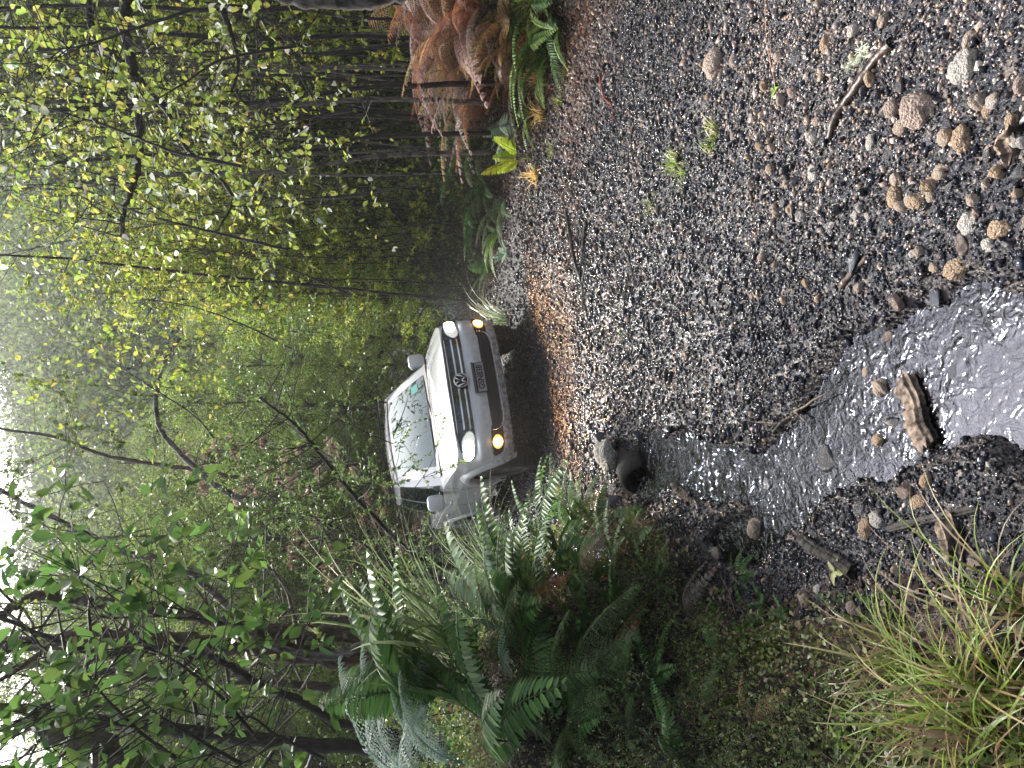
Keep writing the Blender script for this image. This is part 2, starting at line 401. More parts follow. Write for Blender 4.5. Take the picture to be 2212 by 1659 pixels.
def PS(s, z, off=0.0):
    """point on the body skin: s along the outline from the centre of the nose (sign = side), z height"""
    s = np.asarray(s, dtype=float); z = np.asarray(z, dtype=float); sg = np.where(s < 0, -1., 1.); q = np.abs(s)
    a = np.interp(q, sa, half[:, 0]); b = np.interp(q, sa, half[:, 1])
    a1 = np.interp(q + .03, sa, half[:, 0]) - np.interp(np.maximum(q - .03, 0), sa, half[:, 0])
    b1 = np.interp(q + .03, sa, half[:, 1]) - np.interp(np.maximum(q - .03, 0), sa, half[:, 1])
    L = np.hypot(a1, b1) + 1e-9; na, nb = b1 / L, -a1 / L
    d = off - inset(z, q)
    return np.stack([(a + na * d) * sg, b + nb * d, z + 0 * s], -1)
def ztop(s):
    return np.interp(np.abs(s), [0, .6, .9, 1.15, 1.5, 2.2, 4.5, 6.6], [1.045, 1.035, 1.02, 1.035, 1.08, 1.135, 1.15, 1.17])
def zlow(s):
    q = np.abs(s); b = np.interp(q, sa, half[:, 1])
    z = np.interp(q, [0, .75, 1.0, 1.25, 1.6, 4.4, 5.6], [.37, .37, .36, .40, .42, .42, .5])
    for bc in (.93, 4.02):
        z = np.where((np.abs(b - bc) < .47) & (q > .9) & (q < S_REAR), np.maximum(z, .38 + np.sqrt(np.maximum(.47 ** 2 - (b - bc) ** 2, 0))), z)
    return z
# side skin
ss = np.unique(np.concatenate([np.linspace(0, 1.1, 40), np.linspace(1.1, 2.3, 60), np.linspace(2.3, 4.2, 24), np.linspace(4.2, 5.6, 60), np.linspace(5.6, SMAX, 24)]))
ss = np.concatenate([-ss[::-1], ss[1:]])
tt = np.linspace(0, 1, 22)
SG, TG = np.meshgrid(ss, tt, indexing='ij'); ZG = zlow(SG) + (ztop(SG) - zlow(SG)) * TG
V, Fq = grid_vf(PS(SG, ZG))
body = MB(); body.add(V, Fq)
# hood
u = np.linspace(-1, 1, 33); v = np.linspace(0, 1, 26)
UG, VG = np.meshgrid(u, v, indexing='ij')
FR = PS(UG * .93, ztop(UG * .93)); 
RE_ = np.stack([UG * .80, 1.20 + .17 * UG ** 2, 1.175 - .03 * UG ** 4], -1)
H = FR * (1 - VG[..., None]) + RE_ * VG[..., None]
H[..., 2] += .045 * np.sin(math.pi * np.clip(VG, 0, 1)) ** .8 * (1 - .45 * UG ** 2) - .016 * np.exp(-((np.abs(UG) - .70 + .06 * VG) / .05) ** 2) * np.sin(math.pi * VG)
V, Fq = grid_vf(H); body.add(V, Fq)
for sg in (-1, 1):                    # fender tops
    hb = H[0 if sg < 0 else -1]; sq = np.interp(hb[:, 1], half[:250, 1], sa[:250]); sq = np.maximum(sq, .93)
    ed = PS(sq * sg, ztop(sq)); md = (hb + ed) / 2; md[:, 2] += .018 * np.linspace(0, 1, len(md))
    V, Fq = grid_vf(np.stack([hb, md, ed], 1)); body.add(V, Fq)
# belt shelf beside the cowl and cab, and the tray top edge
for sg in (-1, 1):
    sq = np.linspace(s_of_b(1.30), s_of_b(3.75), 20); o_ = PS(sq * sg, ztop(sq)); i_ = o_.copy(); i_[:, 0] = .80 * sg; i_[:, 2] = 1.165
    V, Fq = grid_vf(np.stack([o_, i_], 1)); body.add(V, Fq)
    sq = np.linspace(s_of_b(3.75), s_of_b(4.9), 10); sq = np.append(sq, [S_REAR - .05]); o_ = PS(sq * sg, ztop(sq)); i_ = o_.copy(); i_[:, 0] -= .09 * sg; i_[:, 2] += .01
    j_ = i_.copy(); j_[:, 2] -= .08
    V, Fq = grid_vf(np.stack([o_, i_, j_], 1)); body.add(V, Fq)
bo = body.build('body', paint, ute, True)
tn = MB(); tn.add(*box_vf((0, 4.45, 1.11), (1.66, 1.42, .03))); tn.build('tray_cover', blackp, ute)
# underbody
ub = MB(); ub.add(*box_vf((0, 2.6, .50), (1.30, 4.6, .22))); ub.add(*box_vf((0, .42, .42), (1.35, .30, .14))); ub.add(*box_vf((0, 2.5, .66), (1.74, 1.9, .35)))
ub.add(*box_vf((0, .95, .32), (1.0, .10, .10))); ub.add(*box_vf((0, 4.02, .36), (1.5, .09, .09)))
ub.add(*box_vf((0, .93, .85), (1.30, .9, .25))); ub.add(*box_vf((0, 4.4, .85), (1.30, 1.5, .25)))
ub.build('underbody', rust_m, ute)

# greenhouse
def loft(A, B, n, bul=0., axis=1):
    q = np.linspace(0, 1, n); P = A[:, None, :] * (1 - q)[None, :, None] + B[:, None, :] * q[None, :, None]
    P[:, :, axis] += (bul * np.sin(math.pi * q))[None, :]
    return P
u = np.linspace(-1, 1, 25)
wb = np.stack([u * .775, 1.22 + .17 * u ** 2, 1.165 - 0 * u], 1)
wt = np.stack([u * .60, 2.02 + .10 * u ** 2, 1.735 - .035 * u ** 2], 1)
W = loft(wb, wt, 14, -.035)
cab = MB()
V, Fq = grid_vf(W); cab.add(V, Fq)
# glass area inside a 6% margin, 6 mm proud
wsn = W[2:-2, 1:-1].copy(); wsn[..., 1] -= .006; wsn[..., 2] += .006
V, Fq = grid_vf(wsn); g = MB(); g.add(V, Fq); wsh = g.build('windscreen', glass_d, ute, True)
# top tint strip, wipers, registration sticker on the screen
wp = MB()
for x0, x1 in ((-.62, -.02), (-.05, .5)):
    k0 = np.array([x0, 1.19 + .17 * (x0 / .775) ** 2 , 1.175]); k1 = np.array([x1, 1.255, 1.215])
    wp.add(*tube_vf([k0, (k0 + k1) / 2 + [0, 0, .012], k1], .008, 5))
wp.build('wiper', blackp, ute)
ck = MB(); e0 = wb.copy(); e0[:, 1] -= .05; e0[:, 2] += .012; e1 = wb.copy(); e1[:, 1] += .03; e1[:, 2] += .035
V, Fq = grid_vf(np.stack([e0, e1], 1)); ck.add(V, Fq); ck.build('cowl_panel', blackp, ute)
stk = simple('green_sticker', (.12, .42, .38), .4)
sv = wsn[-5:-2, 0:3].copy(); sv = wsn[17:20, 2:5].copy(); sv[..., 1] -= .004; sv[..., 2] += .004
V, Fq = grid_vf(sv); g = MB(); g.add(V, Fq); g.build('sticker', stk, wsh)
# sides
B0, B1, T0, T1 = 1.36, 3.78, 2.12, 3.62
def SD(p_, q_, sg, off=0.):
    p_ = np.asarray(p_, float); q_ = np.asarray(q_, float)
    b = (B0 + p_ * (B1 - B0)) * (1 - q_) + (T0 + p_ * (T1 - T0)) * q_
    a = .880 - .235 * q_ + .018 * np.sin(math.pi * q_) + off; z = 1.14 + .60 * q_
    a = a - .12 * (1 - sstep(-.01, .10, p_)) * (1 - q_ * .6) - .05 * sstep(.93, 1, p_)
    return np.stack([a * sg, b, z], -1)
for sg in (-1, 1):
    PG, QG = np.meshgrid(np.linspace(0, 1, 30), np.linspace(0, 1, 10), indexing='ij')
    V, Fq = grid_vf(SD(PG, QG, sg)); cab.add(V, Fq)
    # A pillar fillet and roof edge
    ap = np.stack([W[-1 if sg > 0 else 0], SD(np.zeros(14), np.linspace(0, 1, 14), sg)], 1); V, Fq = grid_vf(ap); cab.add(V, Fq)
    for nm, p0, p1 in (('front_side_window', .07, .53), ('rear_side_window', .57, .90)):
        PG, QG = np.meshgrid(np.linspace(p0, p1, 14), np.linspace(.07, .90, 8), indexing='ij')
        PG = PG + (0 if p0 < .5 else 0)
        V, Fq = grid_vf(SD(PG, QG, sg, .006)); g = MB(); g.add(V, Fq); g.build(nm, glass_d, ute, True)
# roof
rb = np.linspace(0, 1, 20); top = []
for q in rb:
    bb = 2.02 + q * 1.60; a_ = .60 - .0 * q
    row = np.stack([u * (.60 + .03 * (1 - abs(2 * q - 1))), bb + .10 * u ** 2 * (1 - q), 1.735 - .035 * u ** 2 + .075 * math.sin(math.pi * min(1, q * 1.15 + .05)) * (1 - .35 * u ** 2) * (1 - .2 * q)], 1); top.append(row)
top = np.array(top); V, Fq = grid_vf(top); cab.add(V, Fq)
for sg, ix in ((-1, 0), (1, -1)):
    e = top[:, ix]; pp = (e[:, 1] - T0) / (T1 - T0); s_ = SD(np.clip(pp, 0, 1), np.ones(20), sg); s_[:, 1] = e[:, 1]
    md = (e + s_) / 2; md[:, 0] += .012 * sg; md[:, 2] += .012
    V, Fq = grid_vf(np.stack([e, md, s_], 1)); cab.add(V, Fq)
rw0 = np.stack([u * .80, 3.78 + 0 * u, 1.14 + 0 * u], 1); rw1 = top[-1]
V, Fq = grid_vf(loft(rw0, rw1, 6)); cab.add(V, Fq)
cab.build('cabin', paint, ute, True)
rwg = loft(rw0 * [.9, 1, 1], rw1 * [.9, 1, 1], 6)[:, 2:5] + np.array([0, .008, 0]); V, Fq = grid_vf(rwg); g = MB(); g.add(V, Fq); g.build('rear_window', glass_d, ute)
# roof rack
rk = MB()
for sg in (-1, 1):
    rk.add(*tube_vf([(.60 * sg, 2.10, 1.83), (.61 * sg, 2.2, 1.845), (.62 * sg, 3.5, 1.845), (.61 * sg, 3.6, 1.83)], .017, 6))
    for b in (2.25, 3.4): rk.add(*tube_vf([(.60 * sg, b, 1.70), (.61 * sg, b, 1.86)], .016, 6))
for b in np.linspace(2.16, 3.5, 6): rk.add(*box_vf((0, b, 1.858), (1.30, .045, .022)))
rk.build('roof_rack', blackp, ute)

# panels laid over the skin
def rnd(poly, it=2):
    p_ = [np.array(q, float) for q in poly]
    for _ in range(it):
        o_ = []
        for i in range(len(p_)):
            a, b = p_[i], p_[(i + 1) % len(p_)]
            L = np.linalg.norm(b - a); k = min(.25, .035 / max(L, 1e-6)) if _ == 0 else .25
            o_ += [a + (b - a) * k, b - (b - a) * k]
        p_ = o_
    return p_
def panel(name, poly, off, mat, thick=.02, parent=None, rounds=2, step=.05, mapf=None):
    mapf = mapf or PS
    poly = rnd(poly, rounds) if rounds else poly
    bm = bmesh.new(); bm.faces.new([bm.verts.new((q[0], q[1], 0)) for q in poly])
    x0, x1 = min(q[0] for q in poly), max(q[0] for q in poly)
    for x in np.arange(math.ceil(x0 / step) * step, x1, step):
        bmesh.ops.bisect_plane(bm, geom=bm.verts[:] + bm.edges[:] + bm.faces[:], plane_co=(x, 0, 0), plane_no=(1, 0, 0))
    z0, z1 = min(q[1] for q in poly), max(q[1] for q in poly)
    for z in np.arange(math.ceil(z0 / step) * step, z1, step):
        bmesh.ops.bisect_plane(bm, geom=bm.verts[:] + bm.edges[:] + bm.faces[:], plane_co=(0, z, 0), plane_no=(0, 1, 0))
    bm.verts.index_update()
    S = np.array([v_.co[:2] for v_ in bm.verts]); F_ = [[v_.index for v_ in f.verts] for f in bm.faces]
    be = [[e.verts[0].index, e.verts[1].index] for e in bm.edges if len(e.link_faces) == 1]
    bm.free(); n_ = len(S)
    V = np.concatenate([mapf(S[:, 0], S[:, 1], off), mapf(S[:, 0], S[:, 1], off - thick)])
    F_ += [[a, b, b + n_, a + n_] for a, b in be]
    return mesh_obj(name, V, F_, mat, parent or ute)
def sym(poly, sg): return [(q[0] * sg, q[1]) for q in poly][::sg]
grille = panel('grille', [(-.93, .985), (-.60, 1.028), (0, 1.036), (.60, 1.028), (.93, .985), (.80, .87), (.60, .79), (-.60, .79), (-.80, .87)], .004, piano)
for z in (.855, .925):
    for sg in (-1, 1): panel('chrome_bar', sym([(.085, z - .009), (.565, z - .009), (.585, z + .009), (.085, z + .009)], sg), .018, chrome, .014, grille, 0)
panel('chrome_bar', [(-.6, 1.002), (.6, 1.002), (.6, 1.008), (-.6, 1.008)], .010, chrome, .006, grille, 0)
for sg in (-1, 1):
    hl = panel('headlight', sym([(.575, .885), (.635, .812), (.93, .828), (1.03, .90), (.99, .975), (.70, .975)], sg), .012, chrome, .02, None, 1)
    panel('lamp_housing', sym([(.590, .885), (.645, .820), (.925, .836), (1.015, .90), (.978, .967), (.70, .966)], sg), .018, reflector_m, .01, hl, 1)
    panel('lamp_lens', sym([(.735, .845), (.93, .846), (1.0, .90), (.965, .96), (.76, .958), (.70, .90)], sg), .024, lamp_m, .006, hl, 2)
    fb = panel('fog_lamp_bay', sym([(.545, .628), (.90, .635), (.965, .60), (.90, .497), (.545, .480)], sg), .006, blackp, .02, None, 2)
    c = np.array([.76, .562]); th = np.linspace(0, 2 * math.pi, 20, endpoint=False)
    panel('fog_halo', [(sg * (c[0] + .085 * math.cos(t)), c[1] + .060 * math.sin(t)) for t in th], .012, fog_halo_m, .008, fb, 0)
    fr_ = panel('fog_lamp', [(sg * (c[0] + .052 * math.cos(t)), c[1] + .052 * math.sin(t)) for t in th], .022, fog_m, .03, fb, 0)
lg = panel('lower_grille', [(-.60, .615), (.60, .615), (.585, .51), (.50, .472), (-.50, .472), (-.585, .51)], .006, blackp, .02)
def strip(pts, wd, off, mat, name, parent):
    m_ = MB(); q = catmull(pts, 6); P3 = PS(q[:, 0], q[:, 1], off); m_.add(*tube_vf(P3, wd, 5)); return m_.build(name, mat, parent, True)
strip([(-.615, .61), (-.60, .52), (-.51, .463), (-.3, .458), (0, .458), (.3, .458), (.51, .463), (.60, .52), (.615, .61)], .006, .014, chrome, 'chrome_trim', lg)
for z in (.505, .54, .575): strip([(-.56, z), (0, z), (.56, z)], .005, .010, dash_m, 'slat', lg)
panel('bumper_lip', [(-.85, .385), (.85, .385), (.87, .40), (.60, .425), (-.60, .425), (-.87, .40)], .012, paint, .02, None, 0)
for sg in (-1, 1): panel('tow_cover', sym([(.20, .635), (.31, .635), (.31, .725), (.20, .725)], sg), .005, paint, .01, None, 1)
# number plate
pl = MB(); pl.add(*box_vf((0, -.040, .672), (.365, .012, .128))); plate = pl.build('number_plate', blackp, ute)
pf = MB(); pf.add(*box_vf((0, -.048, .662), (.350, .006, .098))); pf.build('plate_face', plate_m, plate)
pt = MB(); pt.add(*box_vf((0, -.050, .742), (.372, .03, .022))); pt.build('plate_holder', simple('holder_grey', (.10, .11, .105), .5), plate)
def text_mesh(txt, size, mat, name, parent, loc, rot, ext=.002, sx=1.0):
    cu = bpy.data.curves.new(name, 'FONT'); cu.body = txt; cu.size = size; cu.align_x = 'CENTER'; cu.align_y = 'CENTER'; cu.extrude = ext; cu.offset = .0022
    to = bpy.data.objects.new(name + '_src', cu); COL.objects.link(to)
    dg = bpy.context.evaluated_depsgraph_get(); me = bpy.data.meshes.new_from_object(to.evaluated_get(dg))
    bpy.data.objects.remove(to); bpy.data.curves.remove(cu)
    me.materials.clear(); me.materials.append(mat)
    me.transform(Matrix.Diagonal((sx, 1, 1, 1))); o = bpy.data.objects.new(name, me); COL.objects.link(o); o.parent = parent; o.location = loc; o.rotation_euler = rot
    return o
text_mesh('GSN838', .098, simple('plate_black', (.01, .01, .012), .5), 'plate_characters', plate, (0, -.0525, .662), (R(90), 0, 0), .001, .86)
# round badge: ring with the two letters
bd = MB(); th = np.linspace(0, 2 * math.pi, 33)
bd.add(*tube_vf(np.stack([.080 * np.cos(th), -.012 + 0 * th, .885 + .080 * np.sin(th)], 1), .0085, 6, False))
def stroke(p0, p1, w_=.008):
    p0, p1 = np.array(p0), np.array(p1); d = (p1 - p0) / np.linalg.norm(p1 - p0); n_ = np.array([-d[1], d[0]]) * w_
    q = [p0 + n_, p0 - n_, p1 - n_, p1 + n_]
    V = np.array([[a, -.024, .885 + z] for a, z in q] + [[a, -.008, .885 + z] for a, z in q])
    bd.add(V, [[3, 2, 1, 0], [0, 1, 5, 4], [1, 2, 6, 5], [2, 3, 7, 6], [3, 0, 4, 7]])
for sg in (-1, 1):
    stroke((sg * .034, .068), (sg * .003, .010)); stroke((sg * .066, .040), (sg * .034, -.062)); stroke((sg * .034, -.062), (sg * .004, -.006))
badge = bd.build('badge', chrome, ute, True)
bk = MB(); V_, F_ = [], []
V_ = [(0, -.004, .885)] + [(.078 * math.cos(t), -.004, .885 + .078 * math.sin(t)) for t in th[:-1]]
bk.add(np.array(V_), [[0, i + 1, (i + 1) % 32 + 1] for i in range(32)]); bk.build('badge_back', piano, badge)
# mirrors
for sg in (-1, 1):
    bm = bmesh.new(); bmesh.ops.create_icosphere(bm, subdivisions=3, radius=1)
    V = np.array([v_.co[:] for v_ in bm.verts]); V = np.sign(V) * np.abs(V) ** .5; V /= 2 * np.abs(V).max(); V *= [.215, .13, .23]; F_ = [[v_.index for v_ in f.verts] for f in bm.faces]; bm.free()
    V[:, 2] += .03 * np.abs(V[:, 0]) ; V[:, 1] += .10 * V[:, 0] * sg
    mo = mesh_obj('mirror', V + np.array([1.02 * sg, 1.86, 1.245]), F_, paint, ute, True)
    st = MB(); st.add(*box_vf((.92 * sg, 1.87, 1.155), (.16, .07, .045))); st.build('mirror_arm', blackp, mo)
    gg = MB(); gg.add(*box_vf((1.02 * sg, 1.935, 1.245), (.18, .01, .17))); gg.build('mirror_glass', chrome, mo)
# flares, door lines, handles
for sg in (-1, 1):
    for bc in (.93, 4.02):
        sc_ = s_of_b(bc); th = np.linspace(R(-6), R(186), 26); pr = []
        mm_ = MB()
        rr_ = [(.462, -.05), (.470, .022), (.50, .032), (.55, .026), (.60, -.002)]
        P3 = np.stack([PS(sg * (sc_ + r_ * np.cos(th)), .38 + r_ * np.sin(th), o_) for r_, o_ in rr_], 1)
        V, Fq = grid_vf(P3); mm_.add(V, Fq); mm_.build('wheel_arch_flare', paint, ute, True)
    seam = simple('seam', (.05, .05, .055), .6) if sg < 0 else seam
    for b in (1.52, 2.62, 3.62):
        s0 = s_of_b(b); panel('door_seam', [(sg * (s0 - .003), .48), (sg * (s0 + .003), .48), (sg * (s0 + .003), 1.12), (sg * (s0 - .003), 1.12)], .0025, seam, .002, None, 0, .06)
    for b in (2.40, 3.42):
        s0 = s_of_b(b); hd = [(s0 - .09, .985), (s0 + .09, .985), (s0 + .09, 1.01), (s0 - .09, 1.01)]; panel('door_handle', sym(hd, sg), .035, paint, .02, None, 1)
    panel('side_trim', sym([(s_of_b(1.45), .60), (s_of_b(3.5), .60), (s_of_b(3.5), .63), (s_of_b(1.45), .63)], sg), .006, paint, .006, None, 0, .1)
# wheels
def wheel(a, b, sg, steer=0):
    wm_ = MB(); k = 40; R0 = .385; prof = [(-.10, .235), (-.118, .26), (-.125, .32), (-.112, .365), (-.085, .383), (.085, .383), (.112, .365), (.125, .32), (.118, .26), (.10, .235)]
    th = np.arange(k) * 2 * math.pi / k
    def spin(prof):
        P = np.array([[(x, r_ * math.cos(t), r_ * math.sin(t)) for x, r_ in prof] for t in np.append(th, th[0] + 2 * math.pi)]); return grid_vf(P)
    V, Fq = spin(prof); wm_.add(V, Fq)
    for t in th:                                   # tread blocks
        for x in (-.075, -.025, .03, .08):
            c_, s_ = math.cos(t + x), math.sin(t + x); rt = [[1, 0, 0], [0, c_, -s_], [0, s_, c_]]
            wm_.add(*box_vf((x, .386 * c_, .386 * s_), (.042, .02, .038), rt))
    tag_ = empty('wheel', (a, b, .385), (0, 0, steer)); tag_.parent = ute
    wm_.build('tyre', tyre_m, tag_, False)
    rm = MB(); V, Fq = spin([(-.09, .24), (.09 , .24), (.095, .225), (.07, .215), (-.08, .20)]); rm.add(V, Fq)
    for i in range(5):
        t = i * 2 * math.pi / 5
        for dt in (-.16, .16):
            c_, s_ = math.cos(t + dt), math.sin(t + dt); rt = [[1, 0, 0], [0, c_, -s_], [0, s_, c_]]
            rm.add(*box_vf((.055 * sg, .135 * c_, .135 * s_), (.03, .20, .032), rt))
    V, Fq = grid_vf(np.array([[(x, r_ * math.cos(t), r_ * math.sin(t)) for x, r_ in [(.075 * sg, 0), (.075 * sg, .045), (.05 * sg, .06), (0, .06)]] for t in np.append(th, th[0])])); rm.add(V, Fq)
    rm.build('rim', simple('alloy', (.45, .45, .47), .3, metal=.8) if a < 0 and b < 2 else bpy.data.materials['alloy'], tag_, False)
for b in (.93, 4.02):
    for sg in (-1, 1): wheel(.81 * sg, b, sg, R(-4) if b < 2 else 0)
for sg in (-1, 1):
    for bc in (.93, 4.02):
        g = MB(); th = np.linspace(R(-8), R(188), 16); P = np.array([[(x * sg, bc + .47 * math.cos(t), .38 + .47 * math.sin(t)) for x in (.62, .92)] for t in th]); V, Fq = grid_vf(P); g.add(V, Fq)
        g.add(np.array([(.62 * sg, bc + .47 * math.cos(t), .38 + .47 * math.sin(t)) for t in th]), [list(range(16))]); g.build('wheel_housing', blackp, ute)
# place the ute: pose solved from the photograph
ute.matrix_world = Matrix.Translation((C0[0], C0[1], .0)) @ Matrix.Rotation(YAW, 4, 'Z') @ Matrix.Rotation(R(0.3), 4, 'X') @ Matrix.Rotation(R(-7.2), 4, 'Y')
UM = ute.matrix_world.copy()
def uw(p_): return UM @ Vector(p_)
for sg in (-1, 1):
    l = bpy.data.lights.new('headlight_beam', 'SPOT'); l.energy = 150; l.spot_size = R(75); l.spot_blend = .8; l.shadow_soft_size = .06; l.color = (.92, .96, 1)
    lo = bpy.data.objects.new('headlight_beam', l); COL.objects.link(lo); lo.parent = ute
    lo.location = (.80 * sg, -.02, .90); lo.rotation_euler = Vector((0, 1, .12)).to_track_quat('Z', 'Y').to_euler()
    l = bpy.data.lights.new('fog_beam', 'SPOT'); l.energy = 45; l.spot_size = R(120); l.spot_blend = .6; l.shadow_soft_size = .05; l.color = (1, .50, .16)
    lo = bpy.data.objects.new('fog_beam', l); COL.objects.link(lo); lo.parent = ute
    lo.location = (.76 * sg, -.07, .585); lo.rotation_euler = Vector((0, 1, .22)).to_track_quat('Z', 'Y').to_euler()

# ------------------------------------------------------------------ plant tools
class NB:
    """numpy quad collector"""
    def __init__(s): s.V = []; s.F = []; s.C = []; s.n = 0
    def add(s, V, Fq, col):
        V = np.asarray(V, dtype=float).reshape(-1, 3); s.V.append(V); s.F.append(np.asarray(Fq) + s.n)
        s.C.append(np.broadcast_to(np.asarray(col, dtype=float), (len(V), 3))); s.n += len(V)
    def build(s, name, mat, parent=None, smooth=False):
        return mesh_obj(name, np.concatenate(s.V), np.concatenate(s.F), mat, parent, smooth, np.concatenate(s.C))
    def copy_scaled(s): pass
def unit(v): return v / (np.linalg.norm(v, axis=-1, keepdims=True) + 1e-9)
def leaves(C, D, Nn, L, Wd, col, kind='diamond', fold=.25, droop=.15):
    """C base points, D directions, Nn normals, L lengths, Wd widths -> verts, quads, colours"""
    n = len(C); D = unit(D); S = unit(np.cross(D, Nn)); U_ = np.cross(S, D)
    L = np.broadcast_to(L, (n,))[:, None]; Wd = np.broadcast_to(Wd, (n,))[:, None]
    if kind == 'diamond':
        P = [C, C + D * L * .5 + S * Wd * .5 + U_ * Wd * fold, C + D * L - U_ * L * droop, C + D * L * .5 - S * Wd * .5 + U_ * Wd * fold]
        V = np.stack(P, 1).reshape(-1, 3); F_ = np.arange(n * 4).reshape(n, 4); k = 4
    else:
        def q(t, w_, up): return C + D * L * t + S * Wd * w_ + U_ * (Wd * abs(w_) * 2 * fold - L * droop * t * t)
        P = [C, q(.28, .46, 0), q(.66, .40, 0), q(1, 0, 0), q(.66, -.40, 0), q(.28, -.46, 0)]
        V = np.stack(P, 1).reshape(-1, 3); b = (np.arange(n) * 6)[:, None]
        F_ = np.concatenate([b + np.array([0, 1, 2, 3]), b + np.array([0, 3, 4, 5])]); k = 6
    return V, F_, np.repeat(np.broadcast_to(col, (n, 3)), k, axis=0)
def pick(pal, n, jit=.18, rng=RNG):
    pal = np.array(pal); c = pal[rng.integers(0, len(pal), n)]
    return np.clip(c * (1 + jit * rng.normal(size=(n, 1))) * (1 + .06 * rng.normal(size=(n, 3))), .003, .95)
def rdir(n, rng=RNG, up=0.):
    v = rng.normal(size=(n, 3)); v[:, 2] += up; return unit(v)

G_YEL = [(.36, .44, .035), (.28, .39, .04), (.46, .48, .06), (.18, .29, .03), (.50, .43, .07)]
G_OLV = [(.10, .16, .025), (.07, .12, .022), (.14, .20, .035), (.19, .25, .04), (.055, .09, .02)]
G_DRK = [(.035, .06, .018), (.05, .08, .022), (.025, .045, .015), (.07, .10, .03)]
G_MID = [(.06, .13, .02), (.09, .18, .03), (.045, .10, .02), (.12, .21, .04)]
G_LIM = [(.20, .32, .03), (.15, .26, .03), (.26, .36, .05)]
G_FRN = [(.045, .12, .025), (.06, .15, .03), (.035, .09, .022), (.09, .17, .04)]
C_BRN = [(.10, .05, .025), (.15, .08, .04), (.07, .04, .03), (.22, .13, .07), (.13, .09, .08)]
C_PNK = [(.26, .17, .13), (.20, .12, .09), (.28, .21, .17), (.10, .13, .04)]
C_GRS = [(.22, .34, .04), (.30, .42, .06), (.40, .46, .10), (.48, .40, .18), (.16, .26, .035)]
M_LEAF = leaf_mat('leaf', .5, .44, .3, 1.3)
M_LEAFW = leaf_mat('wet_leaf', .40, .34, .5, 1.35, .14)
M_YEL = leaf_mat('yellow_leaf', .45, .50, .35, 1.05, .22)
M_DRY = leaf_mat('dry_frond', .6, .35, .3, 1.35, .30)
M_GRASS = leaf_mat('grass_blade', .35, .35, .6, 1.0, .15)
M_BARKD = bark_mat('dark_bark', (.010, .008, .007), (.05, .04, .035), (.22, .22, .20), .66)
M_BARKL = bark_mat('pale_bark', (.05, .045, .04), (.22, .20, .185), (.03, .027, .025), .55)
M_BARKM = bark_mat('mossy_bark', (.03, .025, .02), (.11, .085, .06), (.12, .14, .04), .52)
M_BARKR = bark_mat('brown_bark', (.035, .022, .016), (.12, .08, .055), (.20, .19, .17), .62)
M_STEM = leaf_mat('stem', .6, .0, .4)

def dup(root, loc, rotz=0., sc=1., label=None, group=None, tilt=(0, 0)):
    r = root.copy(); COL.objects.link(r); r.location = loc; r.rotation_euler = (tilt[0], tilt[1], rotz)
    r.scale = (sc, sc, sc) if not isinstance(sc, tuple) else sc
    if label: r['label'] = label
    if group: r['group'] = group
    for ch in list(root.children):
        c = ch.copy(); COL.objects.link(c); c.parent = r
        for g_ in ch.children:
            d = g_.copy(); COL.objects.link(d); d.parent = c
    return r
def place(root, loc, rotz=0., sc=1., label=None, group=None, tilt=(0, 0), used=set()):
    """the first call moves the thing itself, later ones copy it"""
    if root.name in used: return dup(root, loc, rotz, sc, label, group, tilt)
    used.add(root.name); root.location = loc; root.rotation_euler = (tilt[0], tilt[1], rotz)
    root.scale = (sc, sc, sc) if not isinstance(sc, tuple) else sc
    if label: root['label'] = label
    if group: root['group'] = group
    return root

# ---- fern fronds, growing from the origin along +X, arching up then down
def frond_geo(L, lift, drop, wid, n, pal, kind='pinnate', rng=RNG, nb=None, start=.16, curl=0., xf=None):
    nb = nb or NB(); t = np.linspace(0, 1, 22)
    rx = L * (t - .12 * drop * t ** 3); rz = L * (lift * t - (lift * .55 + drop) * t ** 2.1); ry = curl * L * t ** 2
    P = np.stack([rx, ry, rz], 1)
    def at(tt): return np.stack([np.interp(tt, t, P[:, k]) for k in range(3)], -1)
    V, F_ = tube_vf(P, np.linspace(.0055, .0015, 22) * (L / .8) ** .5, 4, False)
    T0 = []
    tt = np.linspace(start, .985, n); pc = at(tt); dr = unit(at(tt + .01) - at(tt - .01))
    wv = wid * L * np.sin(math.pi * np.clip((tt - start * .5) / (1.04 - start * .5), 0, 1) ** .75) ** .8
    nrm = unit(np.cross(dr, np.array([0, 1., 0]))) * -1
    nrm *= np.sign(nrm[:, 2:3] + 1e-6)
    out = [(V, np.array(F_), np.broadcast_to(np.array(pal[0]) * .6, (len(V), 3)))]
    for sg in (-1, 1):
        sd = np.cross(nrm, dr) * sg
        dd = unit(sd + dr * .30 - nrm * .18 + .05 * rng.normal(size=sd.shape))
        c = pick(pal, n, .15, rng); ln = wv * (1 + .06 * rng.normal(size=n))
        if kind == 'pinnate':
            out.append(leaves(pc, dd, nrm + .15 * rng.normal(size=nrm.shape), ln, wid * L * .0 + L / n * .95 * np.ones(n), c, 'ovate', .12, .22))
        else:
            m_ = 9; q = np.linspace(.06, .95, m_)
            cc = (pc[:, None] + dd[:, None] * ln[:, None, None] * q[None, :, None] - nrm[:, None] * (ln[:, None, None] * .22 * q[None, :, None] ** 2)).reshape(-1, 3)
            for s2 in (-1, 1):
                d2 = unit(np.cross(nrm, dd) * s2 + dd * .45)
                d2 = np.repeat(d2, m_, 0); n2 = np.repeat(nrm, m_, 0) + .25 * rng.normal(size=(n * m_, 3))
                l2 = (np.repeat(L / n * .75 * np.ones(n), m_) * np.tile(1.05 - q * .75, n))
                out.append(leaves(cc, d2, n2, l2, l2 * .55, np.repeat(c, m_, 0), 'diamond', .1, .1))
    for V, F_, c in out:
        V = V if xf is None else V @ xf[0].T + xf[1]
        nb.add(V, F_, c)
    return nb
